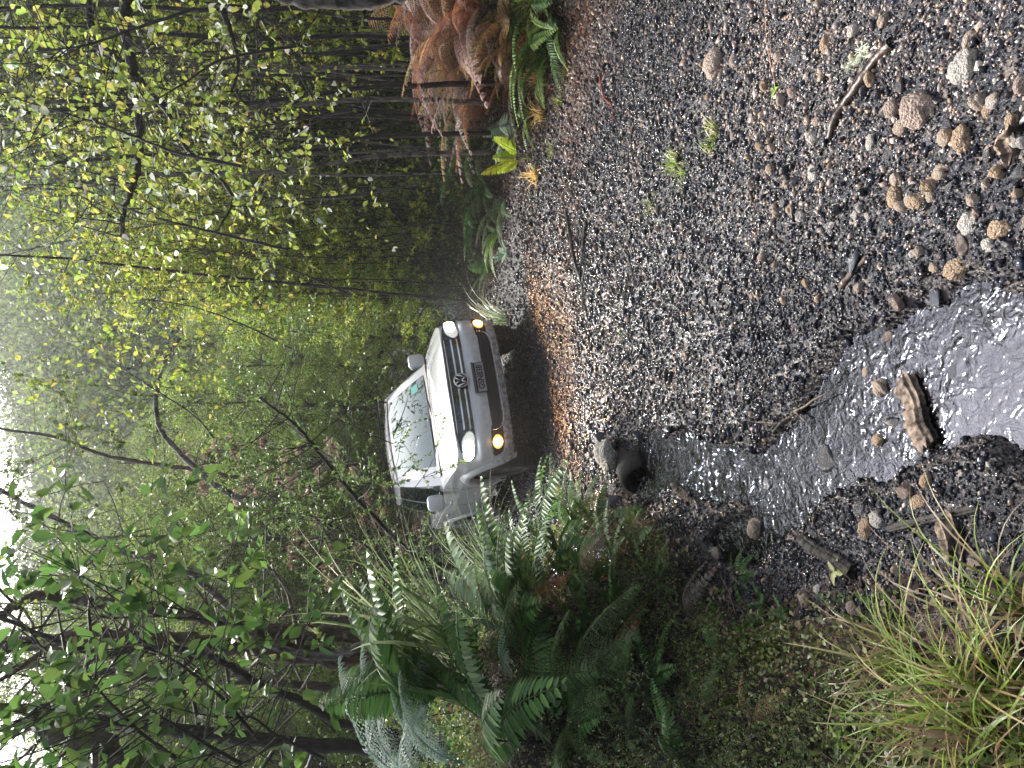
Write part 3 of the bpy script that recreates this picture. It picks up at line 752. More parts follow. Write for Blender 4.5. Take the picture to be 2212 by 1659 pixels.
def frond_mesh(name, mat, **k):
    o = frond_geo(**k).build(name, mat); me = o.data; bpy.data.objects.remove(o); return me
def fern(name, meshes, n, loc, spread=(20, 65), sc=1., az=None, label=None, group=None, cat='fern', rng=RNG, part='frond'):
    """a fern: an Empty with every frond a mesh of its own"""
    r = empty(name, loc, label=label, cat=cat, group=group)
    for i in range(n):
        o = bpy.data.objects.new(part, meshes[i % len(meshes)]); COL.objects.link(o); o.parent = r
        a = (az[0] + (az[1] - az[0]) * (i + .5) / n + rng.normal() * .12) if az else i * 2 * math.pi / n + rng.normal() * .2
        e = R(rng.uniform(*spread)); s_ = sc * rng.uniform(.75, 1.1)
        o.rotation_euler = (rng.normal() * .25, -e, a); o.scale = (s_, s_, s_)
    return r

# ---- grass / sedge clump: blades as folded strips
def tuft_geo(n, L, wd, pal, lean=(.2, 1.0), droop=.8, seg=7, rad=.04, rng=RNG, az=None, nb=None, org=(0, 0, 0)):
    nb = nb or NB(); V = []; F_ = []; C = []
    for i in range(n):
        a = rng.uniform(0, 2 * math.pi) if az is None else rng.uniform(*az); ln = L * rng.uniform(.5, 1.1); le = rng.uniform(*lean); w0 = wd * rng.uniform(.6, 1.2)
        t = np.linspace(0, 1, seg + 1); th = le + droop * t * rng.uniform(.6, 1.5)
        st = ln / seg; r_ = np.concatenate([[0], np.cumsum(np.sin(th[:-1]) * st)]); z = np.concatenate([[0], np.cumsum(np.cos(th[:-1]) * st)])
        tw = rng.normal() * .25 * t ** 1.5
        ca, sa_ = np.cos(a + tw), np.sin(a + tw); b = rng.normal(size=2) * rad
        c = np.stack([b[0] + r_ * ca, b[1] + r_ * sa_, z], 1) + np.array(org)
        sd = np.stack([-sa_, ca, 0 * ca], 1) * (w0 * (1 - t ** 2.2) * .5 + .0004)[:, None]
        V += [np.stack([c - sd, c + sd], 1).reshape(-1, 3)]
        k = np.arange(seg)[:, None] * 2 + i * (seg + 1) * 2; F_.append(k + np.array([0, 1, 3, 2]))
        col = pick(pal, 1, .2, rng)[0]; gr = np.linspace(.85, 1.1, seg + 1)[:, None] * col
        C.append(np.repeat(gr, 2, 0))
    V = np.concatenate(V); nb.add(V, np.concatenate(F_), np.concatenate(C)); return nb

# ---- branches
def limb(nb, p0, d0, L, r0, depth, rng, tips, wig=.18, up=.05, k=5, split=3, col=(.05, .04, .035)):
    n = max(4, int(L / .12)); n = min(n, 14); P = [np.array(p0, float)]; d = unit(np.array(d0, float))
    for i in range(n):
        d = unit(d + wig * rng.normal(size=3) * .6 + np.array([0, 0, up])); P.append(P[-1] + d * L / n)
    P = np.array(P); V, F_ = tube_vf(P, np.linspace(r0, r0 * .45, n + 1), k, False); nb.add(V, np.array(F_), col)
    if depth == 0:
        tips.append(P); return
    for j in range(split):
        q = rng.uniform(.35, 1.0) if j else 1.0; i = min(n, int(q * n)); dd = unit(P[i] - P[max(0, i - 1)])
        nd = unit(dd + rng.normal(size=3) * .75); limb(nb, P[i], nd, L * rng.uniform(.5, .75), r0 * .5, depth - 1, rng, tips, wig, up, max(3, k - 1), split, col)
def leaf_along(tips, per, L, Wd, pal, rng, kind='diamond', t0=.2, fold=.2, spread=1.0, hang=-.25):
    C = []; D = []
    for P in tips:
        q = rng.uniform(t0, 1, per) * (len(P) - 1); i = np.minimum(q.astype(int), len(P) - 2); f = (q - i)[:, None]
        C.append(P[i] * (1 - f) + P[i + 1] * f); D.append(unit(P[i + 1] - P[i]) * .6 + rdir(per, rng) * spread + np.array([0, 0, hang]))
    C = np.concatenate(C); D = np.concatenate(D); n = len(C)
    Nn = rdir(n, rng) * .8 + np.array([0, -.25, 1.0])
    return leaves(C, D, Nn, L * rng.uniform(.6, 1.25, n), Wd * rng.uniform(.7, 1.2, n), pick(pal, n, .2, rng), kind, fold)

def path_tree(name, pts, r0, r1, mat, label, cat='tree', group=None, side=0, leafspec=None, rng=RNG, k=8):
    """a trunk or limb drawn through world points, with optional side twigs and leaves"""
    P = catmull(pts, 8); base = P[0].copy(); P = P - base
    P[1:-1] += rng.normal(size=(len(P) - 2, 3)) * r0 * .12
    root = empty(name, tuple(base), label=label, cat=cat, group=group)
    nb = NB(); V, F_ = tube_vf(P, np.linspace(r0, r1, len(P)) * (1 + .08 * rng.normal(size=len(P))), k, False); nb.add(V, np.array(F_), (1, 1, 1)); tips = []
    for j in range(side):
        i = rng.integers(len(P) // 4, len(P) - 1); d = unit(np.cross(P[i] - P[i - 1], rng.normal(size=3))) + np.array([0, 0, .3])
        limb(nb, P[i], d, rng.uniform(.4, 1.0), max(.004, r1 * .5), 1, rng, tips)
    nb.build('trunk', mat, root, True)
    if leafspec and tips:
        per, L, Wd, pal, kind, lm = leafspec; g = NB(); g.add(*leaf_along(tips, per, L, Wd, pal, rng, kind)); g.build('crown', lm, root)
    return root

# ------------------------------------------------------------------ stones
pm, n, out = new_mat('pumice'); p = principled(n, out, Roughness=.85)
tc = N(n, 'ShaderNodeTexCoord'); oi = N(n, 'ShaderNodeObjectInfo'); ns = N(n, 'ShaderNodeTexNoise'); ns.inputs['Scale'].default_value = 9; ns.inputs['Detail'].default_value = 8; ns.inputs['Roughness'].default_value = .7
n.links.new(tc.outputs['Object'], ns.inputs['Vector'])
vv = N(n, 'ShaderNodeTexVoronoi'); vv.inputs['Scale'].default_value = 7; n.links.new(tc.outputs['Object'], vv.inputs['Vector'])
at = N(n, 'ShaderNodeAttribute', attribute_name='tint')
dk = ramp(n, ns.outputs[0], [(.32, (.28, .24, .22)), (.5, (.85, .82, .80)), (.7, (1, 1, 1))]).outputs[0]
x = n.nodes.new('ShaderNodeMix'); x.data_type = 'RGBA'; x.blend_type = 'MULTIPLY'; x.inputs[0].default_value = 1; n.links.new(dk, x.inputs[6]); n.links.new(at.outputs['Color'], x.inputs[7])
n.links.new(x.outputs[2], p.inputs['Base Color'])
ad = N(n, 'ShaderNodeMath', operation='ADD'); n.links.new(ns.outputs[0], ad.inputs[0]); n.links.new(vv.outputs['Distance'], ad.inputs[1]); bump(n, p, ad.outputs[0], .7, .12)
def rock_mat(name, rough, sp):
    mt, n, out = new_mat(name); p = principled(n, out, Roughness=rough); p.inputs['Specular IOR Level'].default_value = sp
    at = N(n, 'ShaderNodeAttribute', attribute_name='tint'); n.links.new(at.outputs['Color'], p.inputs['Base Color'])
    tc = N(n, 'ShaderNodeTexCoord'); ns = N(n, 'ShaderNodeTexNoise'); ns.inputs['Scale'].default_value = 160; ns.inputs['Detail'].default_value = 3
    n.links.new(tc.outputs['Object'], ns.inputs['Vector']); bump(n, p, ns.outputs[0], .5, .004)
    return mt
M_WET = rock_mat('wet_stone', .22, .7); M_CHIP = rock_mat('gravel_chips', .13, .42)
bm = bmesh.new(); bmesh.ops.create_icosphere(bm, subdivisions=1, radius=1); ICO_V = np.array([v_.co[:] for v_ in bm.verts]); ICO_F = np.array([[v_.index for v_ in f.verts] for f in bm.faces]); bm.free()
bm = bmesh.new(); bmesh.ops.create_icosphere(bm, subdivisions=4, radius=1); IC3_V = np.array([v_.co[:] for v_ in bm.verts]); IC3_F = np.array([[v_.index for v_ in f.verts] for f in bm.faces]); bm.free()
def rot_rand(n, rng):
    q = unit(rng.normal(size=(n, 4))); w_, x, y, z = q.T
    return np.stack([1 - 2 * (y * y + z * z), 2 * (x * y - z * w_), 2 * (x * z + y * w_), 2 * (x * y + z * w_), 1 - 2 * (x * x + z * z), 2 * (y * z - x * w_), 2 * (x * z - y * w_), 2 * (y * z + x * w_), 1 - 2 * (x * x + y * y)], 1).reshape(n, 3, 3)
def stone_mesh(name, kind, seed, col):
    rng = np.random.default_rng(seed); V = IC3_V.copy()
    if kind == 'pumice':
        f = 1 + .30 * (fbm(V[:, 0] * 1.3 + seed, V[:, 1] * 1.3 + V[:, 2] * 1.7, 3, seed) * 2) + .16 * fbm(V[:, 0] * 5 + 3 * V[:, 2], V[:, 1] * 5 - 4 * V[:, 2], 3, seed + 5)
        V = V * f[:, None] * np.array([1, rng.uniform(.7, .95), rng.uniform(.6, .8)])
    else:                                   # angular: clip with planes
        V = V * 1.25
        for d in rdir(11, rng):
            h = rng.uniform(.62, .92); q = V @ d; V = np.where((q > h)[:, None], V - np.outer(q - h, d), V)
        V = V * np.array([1, rng.uniform(.6, .9), rng.uniform(.45, .7)]); V += .02 * fbm(V[:, 0] * 5, V[:, 1] * 5 + V[:, 2] * 3, 2, seed)[:, None]
    c = np.array(col)[None] * (1 + .25 * fbm(V[:, 0] * 2 + seed, V[:, 1] * 2 + V[:, 2], 3, seed + 1))[:, None]
    o = mesh_obj(name, V, IC3_F, pm if kind == 'pumice' else M_WET, None, kind == 'pumice', c); me = o.data; bpy.data.objects.remove(o); return me
TAN, PALE, WHT, DRK, BLU, BRN = (.62, .46, .32), (.68, .56, .47), (.74, .71, .66), (.022, .022, .028), (.06, .065, .085), (.09, .055, .045)
PUM = [stone_mesh('pumice_stone', 'pumice', 10 + i, c) for i, c in enumerate([PALE, TAN, (.64, .52, .42), (.58, .46, .40), WHT])]
ANG = [stone_mesh('dark_stone', 'angular', 30 + i, c) for i, c in enumerate([DRK, BLU, (.035, .033, .04), BRN])]
def stone(u_, v_, r_px, mesh, label, cat='stone', group=None, name='stone', squash=1., seed=0):
    P = on_ground(u_, v_); y = P[1]; dist = (P - np.array([0, 0, CAM_H])) @ np.array(FW); r_ = r_px / F_PX * dist * 1.2
    o = bpy.data.objects.new(name, mesh); COL.objects.link(o); o.location = P + np.array([0, 0, r_ * .20]); o.scale = (r_, r_, r_ * squash)
    o.rotation_euler = (random.uniform(-.3, .3), random.uniform(-.3, .3), random.uniform(0, 6.28))
    tag(o, label, cat, group); return o
def z4(x, y): return 1659 - y * .3418, 1458 + x * .3418
def z6(x, y): return 1119 - y * .3418, 1458 + x * .3418
def z3(x, y): return 567 - y * .3418, 1458 + x * .3418
GS = 'large loose stones on the gravel'
for (uv, r_, ms, lb) in [
    (z4(265, 400), 27, PUM[0], 'large pale rough pumice stone alone on the right verge, farthest of the big ones'),
    (z4(385, 385), 12, PUM[3], 'small tan stone just nearer than the large pale pumice on the verge'),
    (z4(970, 290), 18, PUM[1], 'knobbly tan stone beyond the lichen covered twigs'),
    (z4(1560, 690), 34, PUM[3], 'biggest round pinkish pumice boulder beside the wet dark stick'),
    (z4(1850, 430), 32, PUM[4], 'broad pale flat faced stone right of the biggest round pumice'),
    (z4(1870, 255), 16, PUM[0], 'pale lumpy stone behind the broad flat faced stone'),
    (z4(1830, 880), 26, PUM[1], 'tan pitted pumice with an orange leaf on it, nearest row'),
    (z4(895, 1090), 17, PUM[4], 'rounded whitish stone alone in the middle of the dark gravel'),
    (z4(1450, 800), 17, PUM[2], 'pale stone touching the left side of the biggest round pumice'),
    (z4(1385, 690), 18, PUM[3], 'pinkish stone between the wet stick and the biggest round pumice'),
    (z4(1410, 1240), 23, PUM[1], 'tan oblong pumice above the grey mud patch'),
    (z4(1540, 1275), 21, PUM[1], 'honey coloured crumbly pumice beside the grey mud patch'),
    (z4(1640, 1170), 18, PUM[2], 'tan stone behind the honey coloured crumbly pumice'),
    (z4(1700, 1090), 18, PUM[2], 'ochre stone in the middle of the near pumice patch'),
    (z4(2080, 1450), 28, PUM[1], 'large round tan pumice near the bottom edge of the upright view'),
    (z4(1880, 1410), 22, PUM[4], 'curled pale stone beside the large round tan pumice'),
    (z4(1990, 700), 16, PUM[1], 'narrow tan stone at the near edge beside the driftwood'),
    (z4(2020, 640), 15, PUM[4], 'light grey stone behind the narrow tan stone'),
    (z4(1150, 1375), 12, PUM[4], 'white flat stone, left of a pair on dark gravel'),
    (z4(1225, 1365), 9, PUM[4], 'white flat stone, right of a pair on dark gravel'),
    (z4(2000, 960), 13, PUM[0], 'small whitish stone in front of the pitted tan pumice'),
    (z4(1250, 900), 14, PUM[4], 'whitish stone near the end of the wet stick'),
    (z4(1640, 1240), 15, PUM[2], 'pale brown stone wedged against the crumbly pumice'),
    (z4(2000, 1560), 18, PUM[4], 'pale stone left of the mud patch at the near edge'),
    (z6(1800, 110), 27, PUM[1], 'yellowish pumice boulder on the rim of the puddle'),
    (z6(1650, 110), 12, PUM[2], 'small tan stone behind the yellowish boulder'),
    (z6(1440, 870), 21, PUM[2], 'rough pumice leaning on the weathered wood stump in the stream'),
    (z6(1415, 1200), 18, PUM[1], 'tan stone on the muddy islet between log and stream'),
    (z6(1325, 770), 11, PUM[2], 'small ochre stone standing in the stream'),
    (z6(1600, 1450), 16, PUM[1], 'orange tan stone on the near left bank of the stream'),
    (z6(1560, 1590), 20, PUM[1], 'orange brown stone at the foot of the left bank'),
    (z3(620, 140), 21, PUM[2], 'pumice lump at the left edge of the stream'),
    (z3(1220, 140), 21, PUM[1], 'tan stone between the stream and the rotten log'),
    (z3(1290, 90), 16, PUM[4], 'pale stone touching the tan stone by the rotten log'),
    (z3(350, 300), 12, PUM[0], 'small pale stone beside a lichen tuft on the bank'),
    (z3(915, 530), 10, PUM[4], 'pale pebble among bright small ferns'),
    (z3(840, 600), 14, PUM[3], 'pinkish stone under the small bright ferns'),
    (z3(1130, 650), 13, PUM[3], 'pinkish stone between the ferns and the tussock'),
    ((675, 1318), 30, PUM[4], 'pale wet boulder glaring beside the culvert pipe'),
    (z4(1620, 900), 19, ANG[1], 'bluish black glassy stone between the near pumices'),
    (z4(1730, 830), 24, ANG[0], 'large black glassy stone left of the biggest round pumice'),
    (z4(780, 350), 17, ANG[2], 'flat black slab with a pale edge behind the wet stick'),
    (z4(1000, 1440), 18, ANG[0], 'angular black stone by the white pair'),
    (z4(1360, 990), 17, ANG[2], 'dark grey angular stone in front of the whitish one'),
    (z4(1830, 1545), 18, ANG[3], 'dark reddish brown stone on the mud patch'),
    (z4(2180, 1100), 20, ANG[0], 'black stone cut by the near edge of the frame'),
    (z4(1900, 640), 17, ANG[1], 'shiny blue black stone behind the narrow tan stone'),
    (z6(1140, 90), 22, ANG[1], 'blue grey flat stone above the puddle inlet'),
    (z6(1640, 290), 24, ANG[1], 'cracked dark flat stone in the puddle margin'),
    (z6(1080, 1320), 24, ANG[2], 'dark wet block standing in the stream'),
    (z6(1420, 330), 14, ANG[3], 'brown stone at the tip of the puddle')]:
    stone(uv[0], uv[1], r_, ms, lb, group=GS)
# medium stones, single things
rng = np.random.default_rng(5); cnt = 0
for k in range(1800):
    if cnt >= 235: break
    y = rng.uniform(1.6, 5.2); xx = rng.uniform(-.9, 1.9)
    if abs(xx) > .56 * y + .1: continue
    sl_, sr_, c_ = masks(xx, y)
    if sl_ > -.05 or c_ > .1: continue
    dens = fbm(xx * 1.5 + 4, y * 1.5, 2, 77) + (.28 if xx > .3 and y < 3.2 else -.12)
    if rng.uniform(-.35, .35) > dens: continue
    dark_ = rng.random() < .30; ms = ANG[rng.integers(3)] if dark_ else PUM[rng.integers(5)]
    r_ = rng.uniform(.009, .021) * (1.3 if xx > .4 and y < 3 else 1); o = bpy.data.objects.new('stone', ms); COL.objects.link(o)
    o.location = (xx, y, gz(xx, y) + r_ * .3); o.scale = (r_, r_, r_); o.rotation_euler = tuple(rng.uniform(0, 6, 3))
    LMK = [((1.15, 2.55), 'thick wet stick'), ((1.0, 2.0), 'biggest round pumice'), ((.62, 1.95), 'tan oblong pumice'), ((.35, 2.0), 'near rim of the puddle'), ((.75, 3.8), 'largest green grass tuft'), ((-.2, 3.0), 'stream'), ((1.6, 3.2), 'long straw coloured reed'), ((.3, 2.9), 'middle of the dark gravel'), ((.1, 4.6), 'pale wet boulder'), ((1.4, 4.4), 'large pale rough pumice')]
    lm = min(LMK, key=lambda q: (q[0][0] - xx) ** 2 + (q[0][1] - y) ** 2)[1]; big = r_ > .018
    wd = ('black glassy stone' if dark_ else 'pale pumice stone'); sz = 'egg sized ' if big else 'small '
    tag(o, sz + wd + ' nearest the ' + lm, 'stone', sz + wd + 's nearest the ' + lm); cnt += 1
# gravel chips: far too many to count, one object
def chips(n, x0, x1, y0, y1, r0, r1, pale, seed, maxsL=.12):
    rng = np.random.default_rng(seed); xx = rng.uniform(x0, x1, n); yy = rng.uniform(y0, y1, n)
    sl_, sr_, c_ = masks(xx, yy); a_, b_ = car_ab(xx, yy)
    vis = (np.abs(xx) < .545 * yy + .95) & (sl_ < maxsL) & (sr_ < .1) & ((c_ < .30) | (rng.random(n) < .25))
    xx, yy, c_ = xx[vis], yy[vis], c_[vis]; n = len(xx)
    patch = fbm(xx * 1.1 + 3, yy * 1.1, 3, 15); pf = np.clip(pale + .9 * patch - .25 * (c_ > -.4) + .34 * sstep(.25, 1.0, xx) * (1 - sstep(2.6, 4.5, yy)) - .12 * (1 - sstep(-.2, .9, xx)), .02, .8)
    isp = rng.random(n) < pf; r_ = rng.uniform(r0, r1, n) * (1 + 1.1 * (rng.random(n) < .07)) * np.where(isp, 1.0, 1.05)
    r_ *= np.clip((yy / 3.0) ** .25, .8, 1.3)
    k = rng.uniform(.75, 1.3, (n, 12, 1)) * ICO_V[None]; k = k * (np.stack([np.ones(n), rng.uniform(.5, 1, n), rng.uniform(.3, .75, n)], 1))[:, None]
    for _ in range(4):
        d_ = unit(rng.normal(size=(n, 3))); h_ = rng.uniform(.30, .62, (n, 1)); q_ = np.einsum('nki,ni->nk', k, d_); k = k - np.maximum(q_ - h_, 0)[..., None] * d_[:, None]
    V = np.einsum('nij,nkj->nki', rot_rand(n, rng), k) * r_[:, None, None] * 1.2
    V += np.stack([xx, yy, ground(xx, yy) + r_ * .25], 1)[:, None]
    dark_ = np.array([(.006, .007, .012), (.010, .011, .019), (.016, .019, .031), (.034, .039, .060), (.02, .014, .015)])[rng.integers(0, 5, n)]
    pl_ = np.array([(.40, .31, .27), (.50, .42, .37), (.34, .25, .22), (.56, .50, .46), (.42, .30, .20), (.24, .19, .17)])[rng.integers(0, 6, n)]
    c = np.where(isp[:, None], pl_, dark_) * rng.uniform(.6, 1.2, (n, 1))
    _, sr2, _ = masks(xx, yy); rb = np.exp(-((sr2 + .3) / .6) ** 2) + np.exp(-((yy - 7.3 + .35 * xx) / .4) ** 2) * (xx > -1)
    c = np.where((rng.random(n) < .42 * rb)[:, None], np.array([.15, .095, .08]) * rng.uniform(.5, 1.5, (n, 1)), c)
    return V.reshape(-1, 3), (ICO_F[None] + (np.arange(n) * 12)[:, None, None]).reshape(-1, 3), np.repeat(c, 12, 0)
nb = NB()
nb.add(*chips(38000, -1.1, 2.4, 1.3, 3.1, .0035, .0085, .10, 1))
nb.add(*chips(33000, -1.6, 3.7, 3.0, 5.4, .005, .0105, .04, 2))
nb.add(*chips(26000, -2.2, 4.0, 5.3, 8.6, .007, .0135, .07, 3))
nb.add(*chips(9000, -3, 3.5, 8.5, 13, .010, .017, .12, 4))
tag(nb.build('gravel', M_CHIP), kind='stuff')

# ------------------------------------------------------------------ trees
def rs(k): return np.random.default_rng(k)
# slender saplings with yellow-green leaves (several builds, then copies)
def sapling(seed, H, per, leafL, pal, bark, nm='sapling', mat=M_YEL, t0=.3, tw=16, hang=-.2, kind='ovate', r0=.015, twl=(.25, .8)):
    rng = rs(seed); r = empty(nm, cat='sapling tree'); nb = NB(); tips = []
    n = 16; t = np.linspace(0, 1, n)
    P = np.stack([.10 * H * np.sin(t * 2 + rng.uniform(0, 6)) * t * .5 + .03 * np.cumsum(rng.normal(size=n)) * .6, .03 * np.cumsum(rng.normal(size=n)), H * t], 1); P[0] = 0
    V, F_ = tube_vf(P, np.linspace(r0, .005, n), 6, False); nb.add(V, np.array(F_), (1, 1, 1))
    for j in range(tw):
        q = rng.uniform(t0, 1); i = min(n - 1, int(q * n)); d = np.array([rng.normal(), rng.normal(), rng.uniform(.0, .9)])
        limb(nb, P[i], d, rng.uniform(*twl) * (1.25 - q * .6), .006, 1, rng, tips, .2, .02, 3, 2)
    nb.build('trunk', bark, r, True)
    if per:
        g = NB(); g.add(*leaf_along(tips, per, leafL, leafL * .62, pal, rng, kind, .15, .12, .9, hang)); g.build('crown', mat, r)
    return r
GY = G_YEL + [(.20, .30, .05)]
sap_dense = [sapling(100 + i, [5.5, 4.8, 6.2][i], 22, .057, GY, M_BARKD, t0=.10, tw=36) for i in range(3)]
sap_sparse = [sapling(110 + i, [7.5, 8.2, 6.8][i], 4, .06, GY + [(.45, .5, .42)], [M_BARKD, M_BARKL, M_BARKD][i], t0=.2, tw=18, r0=.019) for i in range(3)]
rng = rs(50)
def scatter_ok(x, y): 
    sl_, sr_, _ = masks(x, y); return float(sr_)
used_pts = []
def far_enough(x, y, d):
    global used_pts
    for a, b in used_pts:
        if (a - x) ** 2 + (b - y) ** 2 < d * d: return False
    used_pts.append((x, y)); return True
cnt = 0
for k in range(4000):
    if cnt >= 150: break
    y = rng.uniform(8.2, 16.5); u_ = rng.uniform(985, 1700); x = (u_ - CX) / F_PX * y
    if scatter_ok(x, y) < (.5 if u_ > 1150 else .3) or not far_enough(x, y, .27): continue
    dense = (u_ < 1240 and y > 10.2) or rng.random() < .12
    if (not dense) and u_ < 1160: continue
    src = (sap_dense if dense else sap_sparse)[rng.integers(3)]
    o = place(src, (x, y, gz(x, y) - .05), rng.uniform(0, 6.28), rng.uniform(.8, 1.15), None, None, (rng.normal() * .06, rng.normal() * .06 - (.13 if u_ < 1300 else .03)))
    if dense: tag(o, 'slender sapling thick with yellow green leaves in the thicket beyond the truck', None, 'yellow leaved saplings')
    else: tag(o, 'bare dark pole sapling with sparse leaves in the thicket right of the track', None, 'pole saplings')
    cnt += 1

# fine leaved forest trees in the middle distance
def forest_tree(seed, H, cw, nclump, per, ls, pal, bark, nm='tree', low=.25, kind='diamond', mat=M_LEAF):
    rng = rs(seed); r = empty(nm, cat='tree'); nb = NB(); n = 14; t = np.linspace(0, 1, n)
    P = np.stack([.25 * np.cumsum(rng.normal(size=n)) * .35, .2 * np.cumsum(rng.normal(size=n)) * .35, H * .95 * t], 1); P[0] = 0
    V, F_ = tube_vf(P, np.linspace(.085, .02, n) * H / 9, 7, False); nb.add(V, np.array(F_), (1, 1, 1))
    C = []; 
    for j in range(nclump):
        q = rng.uniform(low, 1.0); i = min(n - 1, int(q * n)); a = rng.uniform(0, 6.28); wd = cw * math.sin(math.pi * min(1, (q - low) / (1.08 - low) * .85 + .15)) ** .6 * rng.uniform(.35, 1)
        c = P[i] + np.array([math.cos(a) * wd, math.sin(a) * wd, rng.uniform(-.1, .5)]); s0 = P[max(0, i - 1)]
        m_ = (s0 + c) / 2 + rng.normal(size=3) * .1 + [0, 0, -.08]
        V, F_ = tube_vf([s0, m_, c], [.018, .012, .004], 4, False); nb.add(V, np.array(F_), (1, 1, 1))
        sz = rng.uniform(.28, .55) * H / 9; shade = rng.uniform(.6, 1.35)
        k = per; p_ = rdir(k, rng) * (rng.random((k, 1)) ** .45) * sz * np.array([1.15, 1.15, .62]) + c
        C.append((p_, pick(pal, k, .22, rng) * shade))
    nb.build('trunk', bark, r, True)
    p_ = np.concatenate([a for a, b in C]); c_ = np.concatenate([b for a, b in C]); k = len(p_)
    g = NB(); g.add(*leaves(p_, rdir(k, rng) + [0, 0, -.2], rdir(k, rng) * .8 + [0, -.2, 1.], ls * rng.uniform(.6, 1.4, k), ls * .6, np.clip(c_, .004, .9), kind, .2))
    g.build('crown', mat, r); return r
ft_o = [forest_tree(200 + i, [9, 8, 10][i], 1.5, 105, 165, .062, G_OLV + [(.20, .26, .04)], [M_BARKL, M_BARKR, M_BARKD][i], 'tree', .10) for i in range(3)]
ft_m = [forest_tree(210 + i, [8, 9][i], 1.7, 95, 150, .078, G_LIM + G_OLV, M_BARKR, 'tree', .10) for i in range(2)]
ft_d = [forest_tree(220 + i, [11, 10][i], 1.9, 105, 170, .070, G_DRK + [(.09, .12, .05)], M_BARKD, 'tree', .08) for i in range(2)]
rng = rs(61); cnt = 0; used_pts = []
for k in range(6000):
    if cnt >= 108: break
    y = rng.uniform(13.5, 34) if cnt > 12 else rng.uniform(13.5, 17); u_ = rng.uniform(-120, 1780); x = (u_ - CX) / F_PX * y
    d_ = .9 + y * .035
    sl_, sr_, _ = masks(x, y)
    if sr_ < .6 and sl_ < .8 and y < 20: continue
    if u_ < 330 and y < 21: continue                # the open valley at the left
    if not far_enough(x, y, d_): continue
    if u_ > 1150: src = ft_d[rng.integers(2)] if rng.random() < .75 else ft_o[rng.integers(3)]; lb = 'dark fine leaved forest tree behind the pole saplings'; gp = 'dark forest trees'
    elif rng.random() < .35 or u_ < 330: src = ft_m[rng.integers(2)]; lb = 'bright yellowish green forest tree behind the truck'; gp = 'bright forest trees'
    else: src = ft_o[rng.integers(3)]; lb = 'olive green fine leaved forest tree behind the truck'; gp = 'olive forest trees'
    sc_ = rng.uniform(.75, 1.05) * (.8 if 560 < u_ < 1250 and y < 24 else 1.0) * (.72 if 820 < u_ < 1260 else 1) * (1.3 if u_ < 560 else 1)
    place(src, (x, y, gz(x, y, False) - .1), rng.uniform(0, 6.28), sc_, lb, gp, (rng.normal() * .04, rng.normal() * .04)); cnt += 1
# ordinals read across the upright view
def ordn(k): return ['', 'first', 'second', 'third', 'fourth', 'fifth', 'sixth', 'seventh', 'eighth', 'ninth', 'tenth'][k] if k <= 10 else '%d%s' % (k, {1: 'st', 2: 'nd', 3: 'rd'}.get(k % 10 if k % 100 not in (11, 12, 13) else 0, 'th'))
for g_, lb in (('yellow leaved saplings', 'slender sapling thick with yellow green leaves'), ('pole saplings', 'dark sparse leaved pole sapling beside the track'), ('dark forest trees', 'dark fine leaved tree behind the pole saplings'), ('bright forest trees', 'bright yellowish green tree beyond the truck'), ('olive forest trees', 'olive green fine leaved tree beyond the truck')):
    L_ = sorted([o for o in COL.objects if o.get('group') == g_ and not o.parent], key=lambda o: o.location.x / o.location.y)
    for i, o in enumerate(L_): o['label'] = lb + ', ' + ordn(i + 1) + ' from left'
# pinkish dead foliage beyond the truck
pk = forest_tree(230, 3.0, .75, 30, 120, .07, C_PNK, M_BARKR, 'dead_tree', .1, mat=M_DRY)
P = at_depth(655, 640, 14.5); place(pk, (P[0], P[1], P[2] - 1.3), 0, 1.0, 'small dead tree with pinkish brown foliage beyond the truck roof')
for q_ in ft_o + ft_m + ft_d + sap_dense + sap_sparse: assert q_.get('label'), q_.name
pk2 = forest_tree(231, 2.4, .9, 24, 120, .06, [(.10, .045, .035), (.15, .07, .05), (.08, .10, .03)], M_BARKR, 'dead_bush', .1, mat=M_DRY)
P = at_depth(470, 800, 13.5); place(pk2, (P[0], P[1], P[2] - 1.2), 0, 1.0, 'reddish brown dying bush behind the tail of the truck')
# the far hillside wood: one mass
def far_wood(seed=9):
    rng = rs(seed); nb = NB(); X = []; 
    for k in range(3400):
        y = 31 + 68 * rng.random() ** 1.1; x = rng.uniform(-.64, .64) * y; X.append((x, y))
    X = np.array(X); Z = ground(X[:, 0], X[:, 1], False); cc = pick(G_OLV + G_LIM[:1] + G_DRK + [(.12, .15, .06)], len(X), .2, rng)
    P_ = []; C_ = []; S_ = []
    for (x, y), z, c in zip(X, Z, cc):
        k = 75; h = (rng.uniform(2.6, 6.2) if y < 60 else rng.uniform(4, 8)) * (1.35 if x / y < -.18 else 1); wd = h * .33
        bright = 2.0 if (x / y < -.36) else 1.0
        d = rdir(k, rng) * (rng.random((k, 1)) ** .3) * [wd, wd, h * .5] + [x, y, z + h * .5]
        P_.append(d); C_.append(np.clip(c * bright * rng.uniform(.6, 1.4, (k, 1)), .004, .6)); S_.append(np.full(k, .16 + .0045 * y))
    P_ = np.concatenate(P_); C_ = np.concatenate(C_); S_ = np.concatenate(S_); k = len(P_)
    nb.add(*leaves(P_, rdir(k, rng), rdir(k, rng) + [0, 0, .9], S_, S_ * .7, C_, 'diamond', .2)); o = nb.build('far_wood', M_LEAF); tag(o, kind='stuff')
far_wood()

